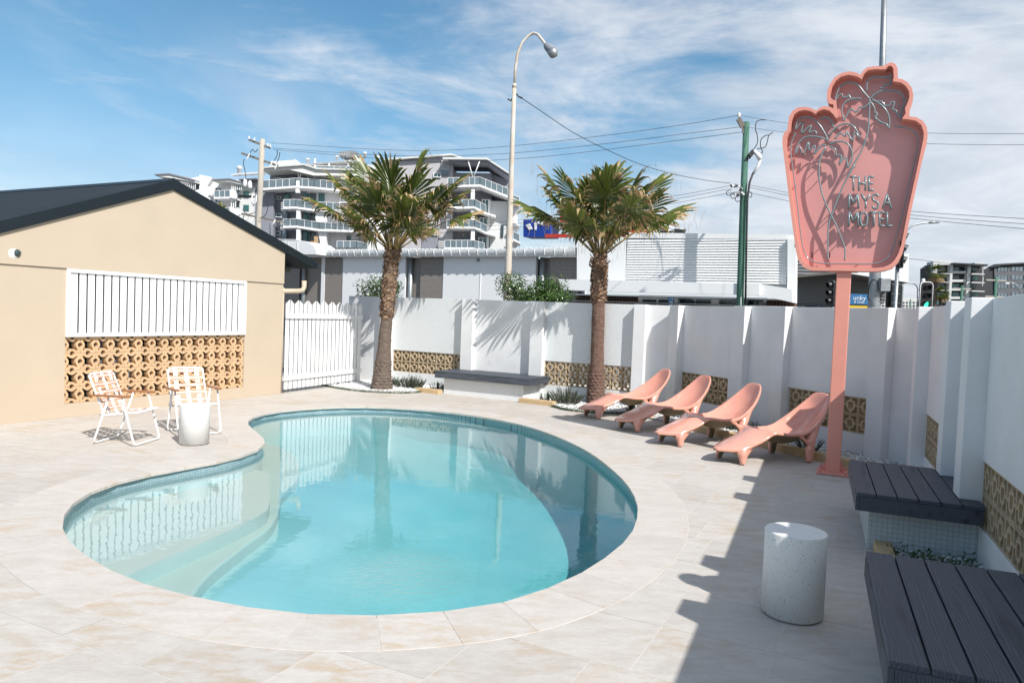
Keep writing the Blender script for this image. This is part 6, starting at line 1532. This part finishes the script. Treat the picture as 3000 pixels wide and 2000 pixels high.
def signal(px, py, D, w, h, facing, lab, lit=None, border=False):
    """traffic signal head: housing, three visors and lenses"""
    p = at(px, py, D); t = thing('traffic_signal', lab, 'traffic light', (p.x, p.y, 0), R(facing), 'traffic signals at the road behind the wall'); z = p.z
    m = MB(); m.prism([(-w/2 + .03, -h/2), (w/2 - .03, -h/2), (w/2, -h/2 + .03), (w/2, h/2 - .1), (w/2 - .03, h/2 - .03), (w/2 - .1, h/2), (-w/2 + .1, h/2), (-w/2 + .03, h/2 - .03), (-w/2, h/2 - .1), (-w/2, -h/2 + .03)], 0, .03, 'y'); o = m.build('backing_board', BLACK, t, (0, 0, z))
    if border:
        ring = [(-w/2, -h/2 - .2), (-w/2, h/2 - .1), (-w/2 + .03, h/2 - .03), (-w/2 + .1, h/2), (w/2 - .1, h/2), (w/2 - .03, h/2 - .03), (w/2, h/2 - .1), (w/2, -h/2 - .2)]
        m = MB(); m.tube([(x, -.005, y) for x, y in ring], .014, 6); m.build('white_border', CHAIRW, t, (0, 0, z))
    for k in range(3):
        zz = z + h * (.30 - .30 * k); rr = min(w * .34, h * .13)
        m = MB(); m.box(-rr * 1.15, rr * 1.15, .03, .16, zz - rr * 1.15, zz + rr * 1.15); m.build('lamp_housing', BLACK, t, bevel=.02)
        m = MB(); n = 14
        for i in range(n):
            a0, a1 = R(-35 + 250 * i / n), R(-35 + 250 * (i + 1) / n); y1 = -.13
            m.add([(rr*math.cos(a0), -.002, zz + rr*math.sin(a0)), (rr*math.cos(a1), -.002, zz + rr*math.sin(a1)), (rr*math.cos(a1), y1 * max(.35, math.sin(a1) * .5 + .5), zz + rr*math.sin(a1) - .03), (rr*math.cos(a0), y1 * max(.35, math.sin(a0) * .5 + .5), zz + rr*math.sin(a0) - .03)], [(0, 1, 2, 3)])
        m.build('visor', BLACK, t)
        mt = BLACK
        if lit is not None and k == 2: mt = lit
        m = MB(); m.lathe([(rr * .93, 0), (rr * .8, .02), (0, .035)], 18); me = m.mesh('lens', mt); me.transform(Matrix.Rotation(R(90), 4, 'X')); obj('lens', me, t, (0, -.004, zz))
    m = MB(); m.tube([(0, .10, 0), (0, .10, z - h/2 + .02)], .05, 12); m.build('post', GALV, t)
    m = MB(); m.bar((0, .10, z - h/2), (0, .10, z - h/2 + .1), .08, .08); m.build('mount', BLACK, t)
    return t
GRN = bpy.data.materials.new('lit_green_lens'); GRN.use_nodes = True; gp_ = GRN.node_tree.nodes['Principled BSDF']; gp_.inputs['Base Color'].default_value = (.05, .5, .35, 1); gp_.inputs['Emission Color'].default_value = (.08, .95, .62, 1); gp_.inputs['Emission Strength'].default_value = 1.1
ts = signal(2713, 866, 21, .42, .78, 12, 'front facing traffic light showing green, white edged board over the wall', GRN, True)
m = MB(); m.lathe([(.05, 0), (.05, .2), (.03, .22), (0, .22)], 14, (-.02, .12, at(2707, 838, 21).z)); m.build('post_cap', CHAIRW, ts)
signal(2618, 872, 20.5, .42, .85, 172, 'black traffic light seen from behind, left of the green one')
signal(2432, 858, 21.5, .30, .78, -78, 'traffic light in profile left of the pink post, visors pointing left')
signal(2645, 728, 19.0, .34, 1.02, 75, 'high traffic light half hidden by the right edge of the pink sign')
sl2 = thing('street_lamp', 'slim curved lamp arm reaching out to the right of the pink sign', 'street lamp', (at(2640, 880, 30).x, 30, 0)); pq = at(2640, 880, 30)
rq = lambda x, y, D=30: (at(x, y, D).x - pq.x, at(x, y, D).y - pq.y, at(x, y, D).z)
pole_tube('pole', GALV, sl2, [(0, 0, 0), rq(2640, 860), rq(2648, 700)], .08, 12); pole_tube('arm', GALV, sl2, catmull([rq(x, y) for x, y in ((2648, 700), (2657, 676), (2675, 661), (2698, 655), (2722, 652))], 4, False), .035, 8); pole_tube('lamp_head', GALV, sl2, [rq(2720, 653), (rq(2735, 651)), rq(2752, 652)], [.04, .06, .03], 8)
sl3 = thing('street_lamp', 'lower slim curved lamp beside the green traffic light', 'street lamp', (at(2690, 880, 30).x, 30, 0)); pq3 = at(2690, 880, 30)
rq3 = lambda x, y, D=30: (at(x, y, D).x - pq3.x, at(x, y, D).y - pq3.y, at(x, y, D).z)
pole_tube('pole', GALV, sl3, [(0, 0, 0), rq3(2690, 900), rq3(2690, 850)], .05, 10); pole_tube('arm', GALV, sl3, catmull([rq3(x, y) for x, y in ((2690, 850), (2686, 838), (2676, 830), (2655, 828))], 4, False), .03, 8)
for (px, py, D, top, lab) in ((2815, 900, 90, 836, 'small green power pole in front of the dark apartment building'), (2913, 900, 80, 810, 'green power pole with a crossarm frame before the dark grey block'), (2666, 900, 200, 876, 'tiny far power pole between the traffic lights')):
    b0 = at(px, py, D); t0 = at(px, top, D); t = thing('power_pole', lab, 'power pole', (b0.x, D, 0)); pole_tube('pole', GREENP, t, [(0, 0, 0), (0, 0, t0.z)], .16, 8)
    for dz in (.4, 2.2): m = MB(); m.bar((-1.1, 0, t0.z - dz), (1.1, 0, t0.z - dz), .14, .14); m.build('crossarm', CONC, t)
fl = thing('street_lamp', 'far street lamp with a long arm above the right wall', 'street lamp', (at(2995, 860, 45).x, 45, 0)); pf = at(2995, 860, 45)
rf = lambda x, y: (at(x, y, 45).x - pf.x, 0, at(x, y, 45).z)
pole_tube('pole', GALV, fl, [(0, 0, 0), rf(2995, 862), rf(2982, 840), rf(2970, 830), rf(2958, 828)], .045, 8); m = MB(); q = rf(2949, 829); m.box(q[0] - .12, q[0] + .12, -.1, .1, q[2] - .06, q[2] + .05); m.build('lamp_head', ALIGHT, fl)
